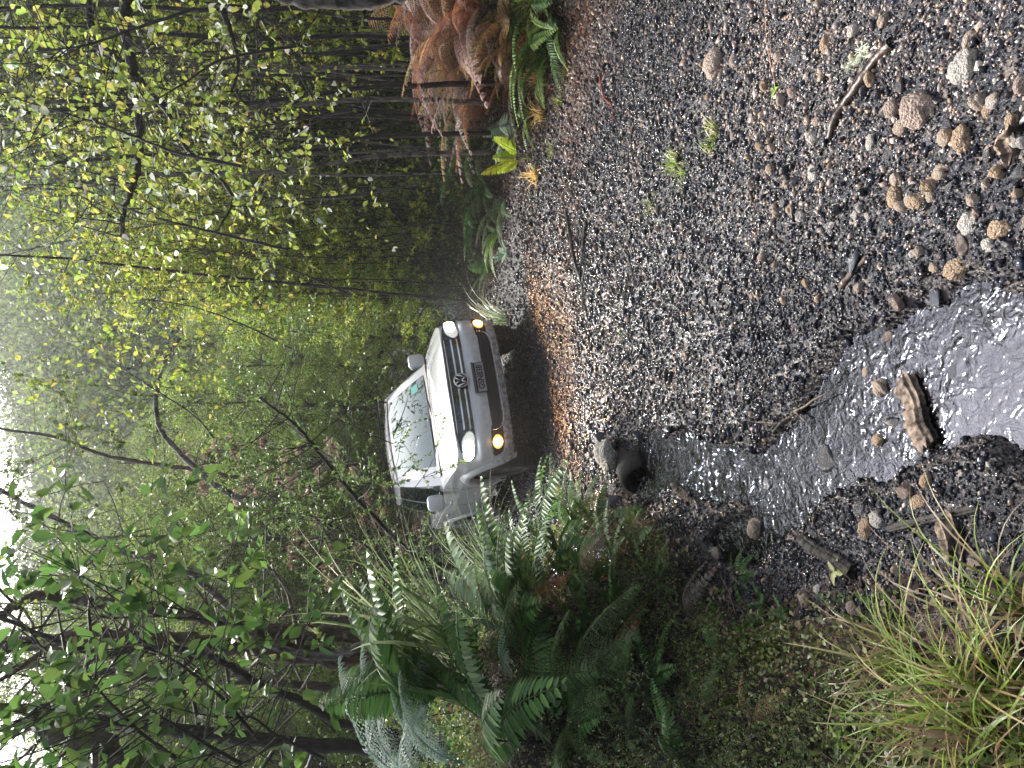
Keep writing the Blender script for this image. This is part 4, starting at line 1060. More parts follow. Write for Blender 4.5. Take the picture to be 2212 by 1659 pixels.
# ---- single trees, trunks and limbs that can be told apart
def gp(u_, v_, y): return at_depth(u_, v_, y)
def trunk_pts(L_, y, y1=None):
    m_ = len(L_); return [gp(a, b, y + ((y1 or y) - y) * i / (m_ - 1)) for i, (a, b) in enumerate(L_)]
path_tree('tree', trunk_pts([(268, 1000), (280, 840), (287, 740), (302, 533), (328, 427), (350, 300), (362, 170), (372, 75), (331, 0), (300, -80)], 6.0, 5.4), .075, .022, M_BARKR, 'brown barked tree with a curved upper stem, rightmost of the left trunks', side=14, leafspec=(22, .035, .022, G_OLV, 'diamond', M_LEAF), rng=rs(1))
path_tree('tree', trunk_pts([(228, 1000), (236, 760), (250, 620), (268, 480), (282, 300), (276, 140), (262, -60)], 5.8), .085, .045, M_BARKR, 'thick brown trunk with lichen patches, second from the right of the left group', side=12, leafspec=(22, .035, .022, G_OLV, 'diamond', M_LEAF), rng=rs(2))
path_tree('tree', trunk_pts([(262, 780), (240, 700), (262, 600), (300, 520), (330, 470)], 5.7), .04, .02, M_BARKL, 'pale forked limb crossing between the two thick left trunks', 'limb', side=4, rng=rs(3))
path_tree('tree', trunk_pts([(163, 980), (170, 756), (180, 640), (192, 480), (196, 320), (220, 120), (214, -40)], 6.6), .05, .022, M_BARKM, 'thin mossy trunk between the thick trunks and the dark left one', side=9, leafspec=(20, .035, .022, G_OLV, 'diamond', M_LEAF), rng=rs(4))
path_tree('tree', trunk_pts([(40, 960), (46, 756), (62, 560), (78, 430), (105, 220), (133, -20)], 5.2), .055, .035, M_BARKD, 'straight nearly black trunk at the left edge of the upright view', side=8, rng=rs(5))
path_tree('tree', trunk_pts([(70, 860), (98, 735), (150, 640), (168, 580), (205, 520), (242, 455), (262, 330), (248, 210), (300, 60), (340, -30)], 4.8), .032, .012, M_BARKD, 'thin dark sinuous stem curving in front of the left trunks', side=10, rng=rs(6))
path_tree('tree', trunk_pts([(-40, 330), (30, 230), (90, 120), (118, 60)], 4.2), .11, .05, M_BARKM, 'short thick moss covered branch stub at the upper left corner', 'branch', side=5, rng=rs(7))
path_tree('tree', trunk_pts([(300, 533), (372, 470), (440, 380), (470, 255), (545, 110), (600, 0), (640, -60)], 6.2, 7), .035, .014, M_BARKL, 'pale leaning stem rising from the left trunks toward the sky gap', side=12, leafspec=(26, .04, .024, G_OLV, 'diamond', M_LEAF), rng=rs(8))
path_tree('tree', trunk_pts([(1700, 285), (1600, 270), (1500, 290), (1400, 300), (1300, 297), (1200, 270), (1140, 262)], 7.2), .055, .018, M_BARKD, 'heavy dark limb reaching across the upper right thicket', 'limb', side=10, leafspec=(9, .06, .04, GY, 'ovate', M_YEL), rng=rs(9))
path_tree('tree', trunk_pts([(1660, 190), (1580, 205), (1500, 290), (1400, 372), (1330, 410), (1240, 500), (1160, 470)], 7.8), .035, .012, M_BARKD, 'thin dark limb sloping below the heavy upper right one', 'limb', side=8, leafspec=(9, .06, .04, GY, 'ovate', M_YEL), rng=rs(10))
path_tree('tree', trunk_pts([(1640, 480), (1580, 500), (1520, 515), (1460, 500)], 7.0), .028, .012, M_BARKD, 'short dark bent limb low at the right edge', 'limb', side=6, rng=rs(11))
path_tree('tree', trunk_pts([(1000, 1080), (1040, 700), (1062, 470), (1090, 236), (1100, 150), (1110, -40)], 11.0, 9.5), .024, .012, M_BARKD, 'tall thin dark stem rising into the sky gap above the truck', side=14, leafspec=(14, .06, .04, GY, 'ovate', M_YEL), rng=rs(12))
path_tree('tree', trunk_pts([(570, 560), (590, 500), (640, 430), (745, 342), (870, 352), (930, 390)], 12, 12), .06, .02, M_BARKL, 'pale arching branch crossing the olive foliage above the truck', 'branch', side=12, leafspec=(30, .06, .04, G_OLV, 'diamond', M_LEAF), rng=rs(13))
path_tree('tree', trunk_pts([(625, 520), (645, 420), (672, 240), (712, 130), (730, 20), (742, -60)], 13, 13), .038, .016, M_BARKR, 'leaning trunk with bare top against the bright haze', side=14, leafspec=(26, .07, .045, G_OLV, 'diamond', M_LEAF), rng=rs(14))
path_tree('tree', trunk_pts([(1680, 900), (1655, 800), (1652, 700), (1662, 620), (1690, 540)], 5.6), .055, .04, M_BARKL, 'smooth pale grey trunk at the right edge above the dead bracken', rng=rs(15))
for i, (a, b) in enumerate([((1645, 1080), (1640, -40)), ((1480, 1080), (1405, -40)), ((1436, 1060), (1436, 40)), ((1372, 1060), (1300, 60)), ((1562, 1070), (1600, -40)), ((1330, 1060), (1260, 100))]):
    lb = ['straight black pole stem nearest the right edge', 'paired dark pole stem leaning left in the thicket', 'dark pole stem standing behind the dead bracken', 'dark pole stem leaning left above the lime fern', 'dark pole stem rising from the bracken heap', 'leaning pole stem behind the lime fern'][i]
    m_ = [(a[0] + (b[0] - a[0]) * q + [0, 9, -7, 6, 0][j], a[1] + (b[1] - a[1]) * q) for j, q in enumerate([0, .25, .5, .75, 1])]
    path_tree('sapling', trunk_pts(m_, 7.6 + .25 * i), .030, .018, [M_BARKD, M_BARKD, M_BARKL, M_BARKD, M_BARKD, M_BARKL][i], lb, 'sapling tree', None, 9, (3, .07, .05, GY + [(.5, .55, .5)], 'ovate', M_YEL), rs(300 + i))

# near wineberry sprays with large leaves hanging over the thicket
def leafy_spray(name, pts, r0, side, per, L, Wd, pal, mat, label, cat, seed, bark=M_BARKD, group=None):
    return path_tree(name, pts, r0, r0 * .4, bark, label, cat, group, side, (per, L, Wd, pal, 'ovate', mat), rs(seed))
WB = [(.26, .34, .05), (.34, .42, .08), (.20, .30, .05), (.55, .60, .50), (.40, .40, .08)]
for i, (L_, y, lb) in enumerate([
    ([(1300, 520), (1330, 380), (1380, 250), (1420, 120), (1450, 20)], 5.2, 'large leaved branch with yellow green leaves in the upper thicket'),
    ([(1120, 620), (1160, 450), (1200, 300), (1250, 180), (1260, 90)], 6.4, 'yellow leaved branch beside the sky gap'),
    ([(1560, 640), (1530, 480), (1480, 400), (1440, 330)], 5.4, 'branch of broad pale leaves right of the heavy limb'),
    ([(1640, 420), (1600, 300), (1560, 180), (1545, 60)], 4.8, 'branch of broad leaves in the upper right corner'),
    ([(1420, 760), (1400, 640), (1380, 540)], 6.0, 'sprig of pale leaves above the bracken heap'),
    ([(1020, 760), (1080, 620), (1110, 500), (1130, 380)], 8.5, 'dense yellow branch directly above the truck mirror'),
    ([(900, 640), (960, 520), (1000, 400), (1020, 250)], 9.0, 'yellow branch hanging over the truck cab'),
    ([(1240, 800), (1230, 640), (1250, 520)], 7.0, 'yellow branch low over the lime fern'),
    ([(700, 470), (760, 420), (840, 300), (880, 240)], 9.5, 'bright tipped branch left of the sky gap')]):
    leafy_spray('leafy_branch', trunk_pts(L_, y, y * 1.06), .012, 18, 6, .066 if y < 7 else .075, .048, WB if y < 7.2 else G_YEL, M_YEL, lb, 'branch', 400 + i)

# broadleaf sapling at the upper left
BL = [(.06, .14, .025), (.09, .19, .035), (.045, .10, .02), (.12, .22, .04)]
for i, (L_, y, lb) in enumerate([
    ([(60, 560), (150, 480), (230, 380), (262, 300), (255, 240)], 3.6, 'broadleaf branch with oval toothed leaves before the left trunks'),
    ([(20, 380), (80, 300), (150, 230), (200, 190)], 3.4, 'broadleaf branch with the darkest oval leaves at upper left'),
    ([(10, 520), (60, 430), (110, 350), (150, 300)], 3.3, 'drooping broadleaf branch at the left edge'),
    ([(240, 120), (270, 80), (300, 40)], 3.7, 'small broadleaf tip at the top of the left trunks'),
    ([(300, 480), (330, 440), (345, 380)], 3.8, 'short broadleaf twig right of the thick trunk'),
    ([(20, 700), (70, 600), (110, 540), (90, 470)], 3.5, 'broadleaf branch low beside the black trunk')]):
    leafy_spray('leafy_branch', trunk_pts(L_, y, y * 1.05), .009, 15 if i not in (3, 4) else 7, 6, .088, .052, BL, M_LEAFW, lb, 'branch', 450 + i, M_BARKD)

# fine leaved tree leaning over the left side of the truck
ob = [(430, 1010), (455, 905), (520, 830), (600, 755), (680, 690), (740, 640), (800, 560)]
path_tree('tree', trunk_pts(ob, 7.4, 6.6), .030, .010, M_BARKD, 'dark twisted stem leaning over the truck windscreen with small glossy leaves', side=44, leafspec=(26, .038, .020, [(.10, .20, .035), (.15, .26, .05), (.07, .14, .03), (.22, .32, .07)], 'ovate', M_LEAFW), rng=rs(21), k=7)
path_tree('tree', trunk_pts([(400, 980), (430, 860), (500, 760), (560, 640), (600, 560)], 8.2, 9), .022, .008, M_BARKD, 'small leaved stem rising behind the leaning one left of the truck', side=34, leafspec=(26, .035, .02, [(.09, .17, .035), (.14, .22, .05)], 'ovate', M_LEAFW), rng=rs(22), k=6)
path_tree('tree', trunk_pts([(700, 850), (720, 800), (742, 745), (700, 700), (650, 640)], 6.9, 7), .006, .003, M_BARKD, 'fine leafy twig hanging before the windscreen', 'twig', None, 10, (12, .04, .02, [(.06, .11, .03), (.10, .18, .04)], 'ovate', M_LEAFW), rs(23), 5)
# unseen crowns added behind the camera to shade the track and show in the windscreen
for i, (x, y, s_) in enumerate([(-5.5, -5, 1.0), (3.8, -8, 1.15), (7.5, -3, 1.0)]):
    place(ft_o[i % 3], (x, y, gz(x, y, False)), i, s_, 'olive green forest tree added unseen behind the viewer, ' + ['left', 'farthest', 'right'][i])

# ------------------------------------------------------------------ undergrowth
for o in list(COL.objects): pass
F_PIN = [frond_mesh('frond', M_LEAFW, L=1.0, lift=.35, drop=d, wid=w_, n=24, pal=G_FRN, kind='pinnate', rng=rs(500 + i), curl=c) for i, (d, w_, c) in enumerate([(.45, .17, .10), (.65, .19, -.12), (.30, .15, .05)])]
F_BI = [frond_mesh('frond', M_LEAF, L=1.0, lift=.35, drop=d, wid=.24, n=24, pal=[(.10, .17, .06), (.14, .22, .09), (.08, .13, .05)], kind='bi', rng=rs(510 + i), curl=c) for i, (d, c) in enumerate([(.5, .1), (.75, -.1)])]
F_SIL = [frond_mesh('frond', M_LEAF, L=1.0, lift=.3, drop=.5, wid=.26, n=26, pal=[(.36, .46, .42), (.26, .36, .30), (.20, .32, .22)], kind='bi', rng=rs(520), curl=.1)]
F_DRY = [frond_mesh('frond', M_DRY, L=1.0, lift=.34, drop=d, wid=.25, n=17, pal=pl_, kind='bi', rng=rs(530 + i), curl=c) for i, (d, c, pl_) in enumerate([(.8, .1, [(.26, .09, .045), (.34, .15, .07)]), (1.0, -.15, [(.24, .14, .13), (.34, .24, .22)]), (.7, .2, [(.40, .26, .14), (.46, .34, .18)]), (1.1, 0, [(.44, .37, .34), (.32, .25, .23)])])]
F_LIM = [frond_mesh('frond', M_YEL, L=1.0, lift=.2, drop=.12, wid=.20, n=30, pal=[(.34, .50, .04), (.42, .56, .06)], kind='pinnate', rng=rs(540), start=.42)]
F_PAL = [frond_mesh('frond', M_LEAF, L=1.0, lift=.25, drop=.4, wid=.24, n=20, pal=[(.34, .44, .34), (.26, .38, .26)], kind='pinnate', rng=rs(541))]
F_LONG = [frond_mesh('frond', M_LEAFW, L=1.0, lift=.3, drop=.8, wid=.10, n=34, pal=[(.13, .24, .05), (.20, .30, .07)], kind='pinnate', rng=rs(542), curl=.12)]
def spot(u_, v_):
    P = on_ground(u_, v_)
    if u_ < 560 and P[1] > 6.5 and v_ > 1000:           # beyond the crest of the left bank: bring it back onto the crest
        y = 4.3 + (u_ > 300) * .5 + (u_ > 420) * .8; x = (u_ - CX) / F_PX * y; P = np.array([x, y, gz(x, y)])
    return P
def gfern(name, me, n, u_, v_, sc, spread, az, label, seed, cat='fern', dz=0., group=None):
    P = spot(u_, v_); return fern(name, me, n, tuple(P + [0, 0, dz - .02]), spread, sc, az, label, group, cat, rs(seed))
def dfern(name, me, n, u_, v_, y, sc, spread, az, label, seed):
    P = at_depth(u_, v_, y); return fern(name, me, n, tuple(P), spread, sc, az, label, None, 'fern', rs(seed))
# left bank ferns
gfern('fern', F_PIN, 9, 170, 1085, 1.02, (35, 72), (-1.5, 2.2), 'big arching green fern rising highest on the left bank', 1, dz=.25)
gfern('fern', F_PIN, 8, 330, 1190, .85, (15, 55), (-1.9, .9), 'glossy green fern with broad leaflets in the middle of the left bank', 2)
gfern('fern', F_PIN, 8, 455, 1215, .78, (5, 45), (-1.7, .7), 'green fern drooping toward the culvert', 3)
gfern('fern', F_PIN, 6, 60, 1130, .8, (10, 50), (-1.2, 1.2), 'fern with pointed fronds at the left edge of the bank', 4)
gfern('fern', F_PIN, 7, 395, 1110, .6, (20, 60), (-1.4, 1.4), 'upright dark green fern in front of the truck door', 5)
gfern('fern', F_BI, 7, 250, 1160, .8, (10, 60), (-2.2, .8), 'soft finely cut fern below the big arching fern', 6)
gfern('fern', F_BI, 6, 120, 1250, .65, (5, 40), (-2.2, .4), 'shaded fine fern hanging on the bank face', 7)
gfern('fern', F_PIN, 5, 150, 1340, .34, (5, 40), (-2.2, .4), 'small dark fern low on the bank face', 8)
gfern('fern', F_PAL, 5, 300, 1050, .70, (20, 60), (-1.8, 1.2), 'fern with pale grey green fronds left of the long sedge', 9)
dfern('tree_fern', F_SIL, 6, -40, 930, 4.0, .80, (15, 60), (-.9, 1.5), 'silvery fern fronds spreading at the far left', 10)
dfern('tree_fern', F_SIL, 4, 10, 1000, 3.6, .62, (35, 70), (-.5, .9), 'whitish drooping frond beside the big arching fern', 11)
gfern('fern', F_PIN, 7, 352, 1655, .16, (5, 55), None, 'small glossy fern growing at the water edge', 12)
gfern('fern', F_PIN, 5, 318, 1705, .12, (5, 55), None, 'tiny bright fern beside the moss cushion', 13)
gfern('fern', F_PIN, 5, 395, 1735, .10, (5, 55), None, 'tiny fern between two small pale stones', 14)
gfern('fern', F_BI, 6, 520, 1150, .55, (15, 60), (-2.2, .6), 'feathery fern below the rear wheel', 15)
gfern('fern', F_PIN, 5, 545, 1250, .42, (15, 55), (-2.4, -.2), 'fern frond tips hanging above the culvert mouth', 16)
def shrub(seed, H, W_, per, ls, pal, mat=M_LEAFW):
    rng = rs(seed); r = empty('shrub', cat='shrub'); nb = NB(); tips = []
    for j in range(9): limb(nb, rng.normal(size=3) * [.04, .04, 0], np.array([rng.normal() * .5, rng.normal() * .5, 1.1]), H * rng.uniform(.45, .75), .009, 2, rng, tips, .25, .03, 4, 3)
    nb.build('stems', M_BARKD, r); g = NB(); g.add(*leaf_along(tips, per, ls, ls * .6, pal, rng, 'diamond', .0, .2, 1.0, -.1)); g.build('foliage', mat, r); return r
SH = [shrub(600, 1.5, .6, 16, .030, [(.06, .11, .03), (.10, .16, .04), (.16, .22, .06)]), shrub(601, 1.3, .6, 16, .028, [(.05, .09, .03), (.08, .12, .035)]), shrub(602, 1.7, .6, 16, .035, [(.09, .16, .035), (.16, .24, .05)])]
for i, (u_, v_, y, s_, lb) in enumerate([(430, 1090, 7.2, .85, 'small leaved shrub before the rear door of the truck'), (480, 1110, 8.6, .8, 'olive shrub beside the truck tail'), (360, 1060, 8.0, 1.0, 'dense shrub left of the truck tail'), (300, 1040, 9.5, 1.1, 'tall shrub behind the second sedge clump'), (410, 1040, 11.5, 1.2, 'shrub on the far left roadside past the truck'), (250, 1040, 7.4, 1.0, 'shrub under the thick left trunks'), (120, 1050, 6.6, 1.0, 'shrub under the thin mossy trunk'), (30, 1060, 5.8, .9, 'shrub at the foot of the black trunk'), (190, 1020, 9.8, 1.2, 'shrub behind the brown left trunks'), (80, 1020, 8.8, 1.2, 'shrub below the bright valley gap'), (480, 1020, 13.5, 1.3, 'leafy bush closing the view behind the tail'), (340, 1020, 13.0, 1.3, 'leafy bush left of the one behind the tail'), (1010, 1040, 13.2, 1.0, 'bushy shrub right behind the truck cab'), (1080, 1060, 12.6, .9, 'low shrub between the truck and the pale rosette')]):
    P = at_depth(u_, v_, y); z_ = gz(P[0], P[1]); place(SH[i % 3], (P[0], P[1], z_ - .03), i * 1.3, s_, lb)
# right side
gfern('fern', F_LIM, 5, 1318, 1150, .62, (62, 82), None, 'bright lime green upright fern lit at the foot of the right bank', 20)
gfern('fern', F_PAL, 5, 1395, 1120, .55, (40, 75), (1.2, 4.2), 'pale green fern between the lime fern and the dead bracken', 21)
gfern('fern', F_BI, 6, 1215, 1095, .65, (30, 65), (1.2, 4.6), 'dull green fern left of the lime fern', 22)
gfern('fern', F_LONG, 5, 1160, 1085, .75, (25, 60), (1.0, 3.6), 'fern with narrow arching fronds in the shade of the thicket', 23)
gfern('fern', F_LONG, 6, 1570, 1165, .75, (30, 65), (2.2, 5.2), 'long green fern fronds hanging from the foot of the dead bracken', 24)
gfern('fern', F_PIN, 5, 1630, 1195, .50, (10, 50), (2.2, 5.2), 'wet green fern at the right edge of the bank', 25)
gfern('fern', F_LONG, 5, 1490, 1165, .50, (5, 45), (2.6, 5.2), 'drooping fern at the corner of the bracken heap', 26)
gfern('leafy_plant', F_PAL, 6, 1112, 1098, .28, (30, 75), None, 'small pale green rosette plant at the shady toe of the bank', 27, 'plant')
nbk = [(1655, 1060, .3, 1.15), (1600, 1080, .3, 1.15), (1545, 1090, .25, 1.1), (1480, 1100, .25, 1.15), (1440, 1115, .2, 1.05), (1620, 1130, .1, .95), (1560, 1135, .1, .85), (1500, 1140, .05, .8), (1700, 1110, .3, 1.2), (1650, 1000, .4, 1.25), (1450, 1050, .15, 1.2), (1520, 1040, .3, 1.2), (1640, 1150, .45, 1.0), (1590, 1110, .55, 1.1), (1500, 1110, .5, 1.0), (1655, 1100, .75, 1.0), (1560, 1060, .6, 1.2)]
desc = ['at the right edge', 'second from the right edge', 'in the middle of the heap', 'with orange tips at the left shoulder', 'leaning out leftmost over the track', 'low golden one at the right', 'low golden one in the middle', 'low one nearest the track', 'cut off by the frame at the right', 'purplish grey one highest at the right', 'brown one behind the leftmost', 'grey brown one behind the middle', 'crowning the heap near the frame edge', 'crowning the middle of the heap', 'crowning the left of the heap', 'highest at the frame edge', 'highest behind the middle']
for i, (a, b, dz, s_) in enumerate(nbk):
    ms = [F_DRY[i % 4], F_DRY[(i + 1) % 4]] if i not in (5, 6) else [F_DRY[2]]
    gfern('dead_bracken', ms, 7, a, b, s_ * .74, (40, 85), (1.2, 5.4), 'dead rusty bracken clump ' + desc[i], 40 + i, 'bracken', dz, 'dead bracken on the right bank')
# grass and sedges
def tuft(name, u_, v_, n, L, wd, pal, label, seed, cat='grass', lean=(.1, .9), droop=.9, az=None, mat=M_GRASS, group=None, y=None, rad=.03):
    P = at_depth(u_, v_, y) if y else spot(u_, v_)
    o = tuft_geo(n, L, wd, pal, lean, droop, 8, rad, rs(seed), az).build(name, mat); o.location = P + [0, 0, .12 if name == 'sedge_clump' else -.01]; tag(o, label, cat, group); return o
SEDGE = [(.30, .42, .18), (.42, .50, .28), (.20, .32, .10), (.50, .56, .36), (.14, .24, .07)]
tuft('sedge_clump', 262, 1075, 80, 1.35, .021, SEDGE, 'large sedge clump with long pale ribbed blades arching toward the truck', 1, 'sedge', (.2, 1.05), .9, (-1.1, .9), rad=.06)
tuft('sedge_clump', 390, 1150, 55, 1.0, .016, SEDGE, 'second sedge clump with thinner blades in front of the truck tail', 2, 'sedge', (.3, 1.1), .9, (-1.2, .8), rad=.05)
tuft('sedge_clump', 160, 1100, 34, .75, .026, [(.06, .12, .03), (.09, .16, .04), (.14, .22, .07)], 'broad dark bladed clump at the heart of the left bank', 3, 'sedge', (.1, .9), .4, (-.9, 1.3), rad=.05)
tuft('sedge_clump', 480, 1240, 40, .50, .008, SEDGE + [(.4, .3, .15)], 'thin wiry sedge on the bank above the culvert', 4, 'sedge', (.3, 1.2), .9, (-2.2, .6))
P = (uw((1.25, 1.2, 0))); o = tuft_geo(55, .95, .012, SEDGE + [(.40, .46, .36)], (.1, .8), 1.3, 8, .05, rs(5)).build('sedge_clump', M_GRASS); o.location = (P.x, P.y, gz(P.x, P.y)); tag(o, 'arching sedge clump beside the far headlight of the truck', 'sedge')
for i, (u_, v_, n, L, lb) in enumerate([
    (232, 1975, 150, .30, 'bright yellow green tussock highest above the stream'), (205, 2120, 150, .32, 'second tussock with tall upright blades'),
    (118, 2120, 170, .34, 'tussock with many straw coloured blades'), (55, 2075, 120, .30, 'fresh green tussock behind the straw coloured one'),
    (22, 2190, 150, .30, 'low tussock in the lower left corner'), (330, 2215, 110, .32, 'tussock cut by the near edge nearest the stream'),
    (135, 2230, 140, .30, 'leafy tussock cut by the near edge'), (95, 1960, 60, .22, 'small thin tussock near the white lichened stick')]):
    tuft('grass_tussock', u_, v_, int(n * .50), L * 1.25, .0068, C_GRS + [(.34, .22, .12), (.26, .16, .09)], lb, 20 + i, 'grass tussock', (.1, 1.35), 1.0, None, group='grass tussocks on the left bank')
tuft('grass_tussock', 140, 1965, 120, .26, .003, [(.30, .17, .09), (.22, .12, .07), (.38, .26, .15)], 'bundle of dead brown stalks hanging under the bright tussock', 31, 'dead grass', (.9, 1.4), .5, (2.6, 4.2), M_DRY)
for i, (u_, v_, n, L, lb) in enumerate([(1309, 1462, 110, .12, 'largest green grass tuft in the middle of the gravel'), (1285, 1478, 50, .09, 'small grass tuft touching the largest one'), (1219, 1408, 60, .08, 'little grass tuft left of the largest one on the gravel'), (1368, 1545, 70, .12, 'sparse grass tuft nearer the viewer than the largest one'), (1440, 1213, 80, .14, 'grass tuft at the foot of the bank by the bracken'), (1330, 1195, 70, .12, 'dry grass tuft under the lime fern'), (1500, 1225, 60, .16, 'grass tuft under the drooping ferns'), (600, 1215, 90, .25, 'dry grass fringe on the left road edge'), (545, 1185, 90, .25, 'grass fringe near the rear wheel'), (940, 1345, 50, .05, 'tiny flat grass patch on the track')]):
    tuft('grass_tuft', u_, v_, n, L, .0045 if i < 7 else .006, C_GRS, lb, 60 + i, 'grass tuft', (.1, 1.3), .6, None, group='grass tufts on the gravel')

# ---- ground cover nobody could count
def cover(name, n, x0, x1, y0, y1, cond, hgt, L, pal, mat, seed, kind='diamond', clump=(1.6, .05), flat=.0, trim=True):
    rng = rs(seed); xx = rng.uniform(x0, x1, n); yy = y0 + (y1 - y0) * rng.random(n); sl_, sr_, c_ = masks(xx, yy)
    k = cond(sl_, sr_, c_, xx, yy) & (np.abs(xx) < .56 * yy + 1.2) if trim else cond(sl_, sr_, c_, xx, yy)
    cl = fbm(xx * clump[0] + seed, yy * clump[0], 3, seed); k &= (cl > clump[1] - .5 * 0 + rng.normal(size=n) * .06)
    xx, yy, cl = xx[k], yy[k], cl[k]; m_ = len(xx); h = hgt * rng.random(m_) ** 1.3 * np.clip(.4 + 2.5 * (cl - clump[1]), .15, 1.6)
    P = np.stack([xx, yy, ground(xx, yy) + h + .003], 1); D = rdir(m_, rng); D[:, 2] *= (1 - flat); Nn = rdir(m_, rng) * (.8 - flat * .6) + [0, -.3, 1.]
    l_ = L * rng.uniform(.5, 1.4, m_); nb = NB(); nb.add(*leaves(P, D, Nn, l_, l_ * .62, pick(pal, m_, .25, rng), kind, .15)); return tag(nb.build(name, mat), kind='stuff')
SHR = [(.08, .12, .03), (.12, .18, .045), (.06, .08, .025), (.19, .23, .06), (.15, .11, .05), (.27, .30, .12)]
cover('ground_cover', 120000, -4.2, -.2, 1.4, 6.5, lambda l, r, c, x, y: (l > .12) & ~((y < 2.1) & (x > -.75)), .13, .018, SHR, M_LEAFW, 3, 'diamond', (2.2, -.22))
cover('ground_cover', 16000, -1.6, -.4, 1.7, 4.0, lambda l, r, c, x, y: (l > .05), .05, .022, SHR + G_FRN, M_LEAFW, 4, 'ovate', (3.5, .02))
cover('leaf_litter', 26000, -3.5, -.1, 1.2, 6, lambda l, r, c, x, y: l > .0, .012, .028, [(.05, .03, .025), (.03, .02, .018), (.10, .06, .045), (.25, .19, .15)], M_DRY, 6, 'diamond', (1.3, -.5), .75)
cover('leaf_litter', 30000, .5, 5.5, 5, 15, lambda l, r, c, x, y: r > -.25, .03, .05, C_BRN + [(.07, .04, .03), (.34, .18, .10)], M_DRY, 7, 'diamond', (1.3, -.5), .6)
cover('undergrowth', 90000, -1, 12, 6.5, 18, lambda l, r, c, x, y: r > .25, .55, .06, G_DRK + G_OLV + [(.09, .05, .035)], M_LEAF, 8, 'diamond', (1.1, -.10))
cover('undergrowth', 90000, -9, -.8, 4.2, 18, lambda l, r, c, x, y: l > .30, .42, .045, G_OLV + G_FRN + C_BRN[:1], M_LEAF, 9, 'diamond', (1.2, -.14))
cover('undergrowth', 70000, -20, 20, 14, 34, lambda l, r, c, x, y: (r > .4) | (l > .5), 1.3, .14, G_DRK + G_OLV, M_LEAF, 10, 'diamond', (.5, -.2))
# moss cushions
def moss(u_, v_, rad_, n, label, seed):
    P = on_ground(u_, v_); rng = rs(seed); q = rng.normal(size=(n, 2)) * rad_ * .5; xx, yy = P[0] + q[:, 0], P[1] + q[:, 1]
    h = .025 * np.exp(-(q ** 2).sum(1) / rad_ ** 2); C = np.stack([xx, yy, ground(xx, yy) + h * .5], 1); nb = NB()
    nb.add(*leaves(C, rdir(n, rng, 1.5), rdir(n, rng), .016 * rng.uniform(.6, 1.5, n), .004, pick([(.06, .12, .015), (.10, .17, .02), (.14, .20, .03)], n, .2, rng), 'diamond', .1)); tag(nb.build('moss_cushion', M_LEAF), label, 'moss')
moss(262, 1665, .055, 2600, 'bright green moss cushion beside the small glossy fern', 1); moss(300, 1620, .035, 900, 'small moss patch behind the moss cushion', 2)
moss(145, 1590, .03, 900, 'moss patch on the dark bank left of the cushion', 3); moss(330, 1540, .04, 900, 'yellow green moss near the stream inlet', 4)
# twigs on the bank and in the thicket
def twigs(name, n, x0, x1, y0, y1, cond, L, r_, col, seed, up=.3, mat=M_STEM):
    rng = rs(seed); nb = NB(); xx = rng.uniform(x0, x1, n); yy = rng.uniform(y0, y1, n); sl_, sr_, c_ = masks(xx, yy); k = cond(sl_, sr_, c_, xx, yy)
    zz = ground(xx, yy)
    for x, y, z in zip(xx[k], yy[k], zz[k]):
        d = unit(np.array([rng.normal(), rng.normal(), abs(rng.normal()) * up])); l_ = L * rng.uniform(.4, 1.3); p0 = np.array([x, y, z + .008]); b = rng.normal(size=3) * .12 * l_
        V, F_ = tube_vf([p0, p0 + d * l_ * .5 + b * [1, 1, .4], p0 + d * l_], [r_, r_ * .8, r_ * .4], 3, False); nb.add(V, np.array(F_), np.array(col) * rng.uniform(.5, 1.5))
    return tag(nb.build(name, mat), kind='stuff')
twigs('fine_twigs', 3800, -3.2, -.3, 1.4, 5.5, lambda l, r, c, x, y: l > .1, .17, .0013, (.26, .17, .12), 1, .9)
twigs('fine_twigs', 3200, -.5, 8, 6.5, 15, lambda l, r, c, x, y: r > .25, .9, .004, (.10, .08, .07), 2, 1.9)
twigs('fine_twigs', 260, -.9, 2.2, 1.6, 8, lambda l, r, c, x, y: (l < 0) & (c < 0), .12, .0014, (.05, .035, .03), 3, .03)
twigs('fine_twigs', 420, .5, 4, 4.8, 10, lambda l, r, c, x, y: r > -.5, .22, .002, (.30, .20, .14), 4, .2)

# ---- sticks and wood lying about
def stick(pts, r0, r1, mat, label, name='stick', cat='stick', seed=0, lift=1., k=7, side=0):
    P = np.array([on_ground(a, b) + [0, 0, r0 * lift] for a, b in pts]); rng = rs(700 + seed); C = catmull(P, 6); base = C[0].copy(); C = C - base
    nb = NB(); n_ = len(C); rr_ = np.linspace(r0, r1, n_) * (1 + .10 * rng.normal(size=n_)); V, F_ = tube_vf(C, rr_, k, False); V += rng.normal(size=V.shape) * r0 * .05; nb.add(V, np.array(F_), (1, 1, 1))
    for e, i in ((0, 0), (n_ - 1, n_ - 1)):
        ring = V[i * k:(i + 1) * k]; c = ring.mean(0); 
        nb.add(np.vstack([c[None], ring]), np.array([[0, j + 1, (j + 1) % k + 1, 0] for j in range(k)])[:, [0, 1, 2, 2]], (1, 1, 1)) if False else None
    for j in range(side):
        i = rng.integers(2, n_ - 1); tips = []; limb(nb, C[i], unit(np.array([rng.normal(), rng.normal(), .1])), rng.uniform(.08, .25) * (r0 / .006), r1 * .7, 0, rng, tips, .25, 0, 4, 1)
    caps = MB(); o = nb.build(name, mat, None, True); o.location = base; tag(o, label, cat); return o
M_WOODW = bark_mat('weathered_wood', (.05, .032, .024), (.36, .27, .20), (.03, .02, .016), .50)
M_WETB = simple('wet_bark', (.05, .028, .018), .38, spec=.5, noise=(40, (.012, .008, .007), .2, .5))
M_REED = simple('dry_reed', (.42, .24, .15), .5)
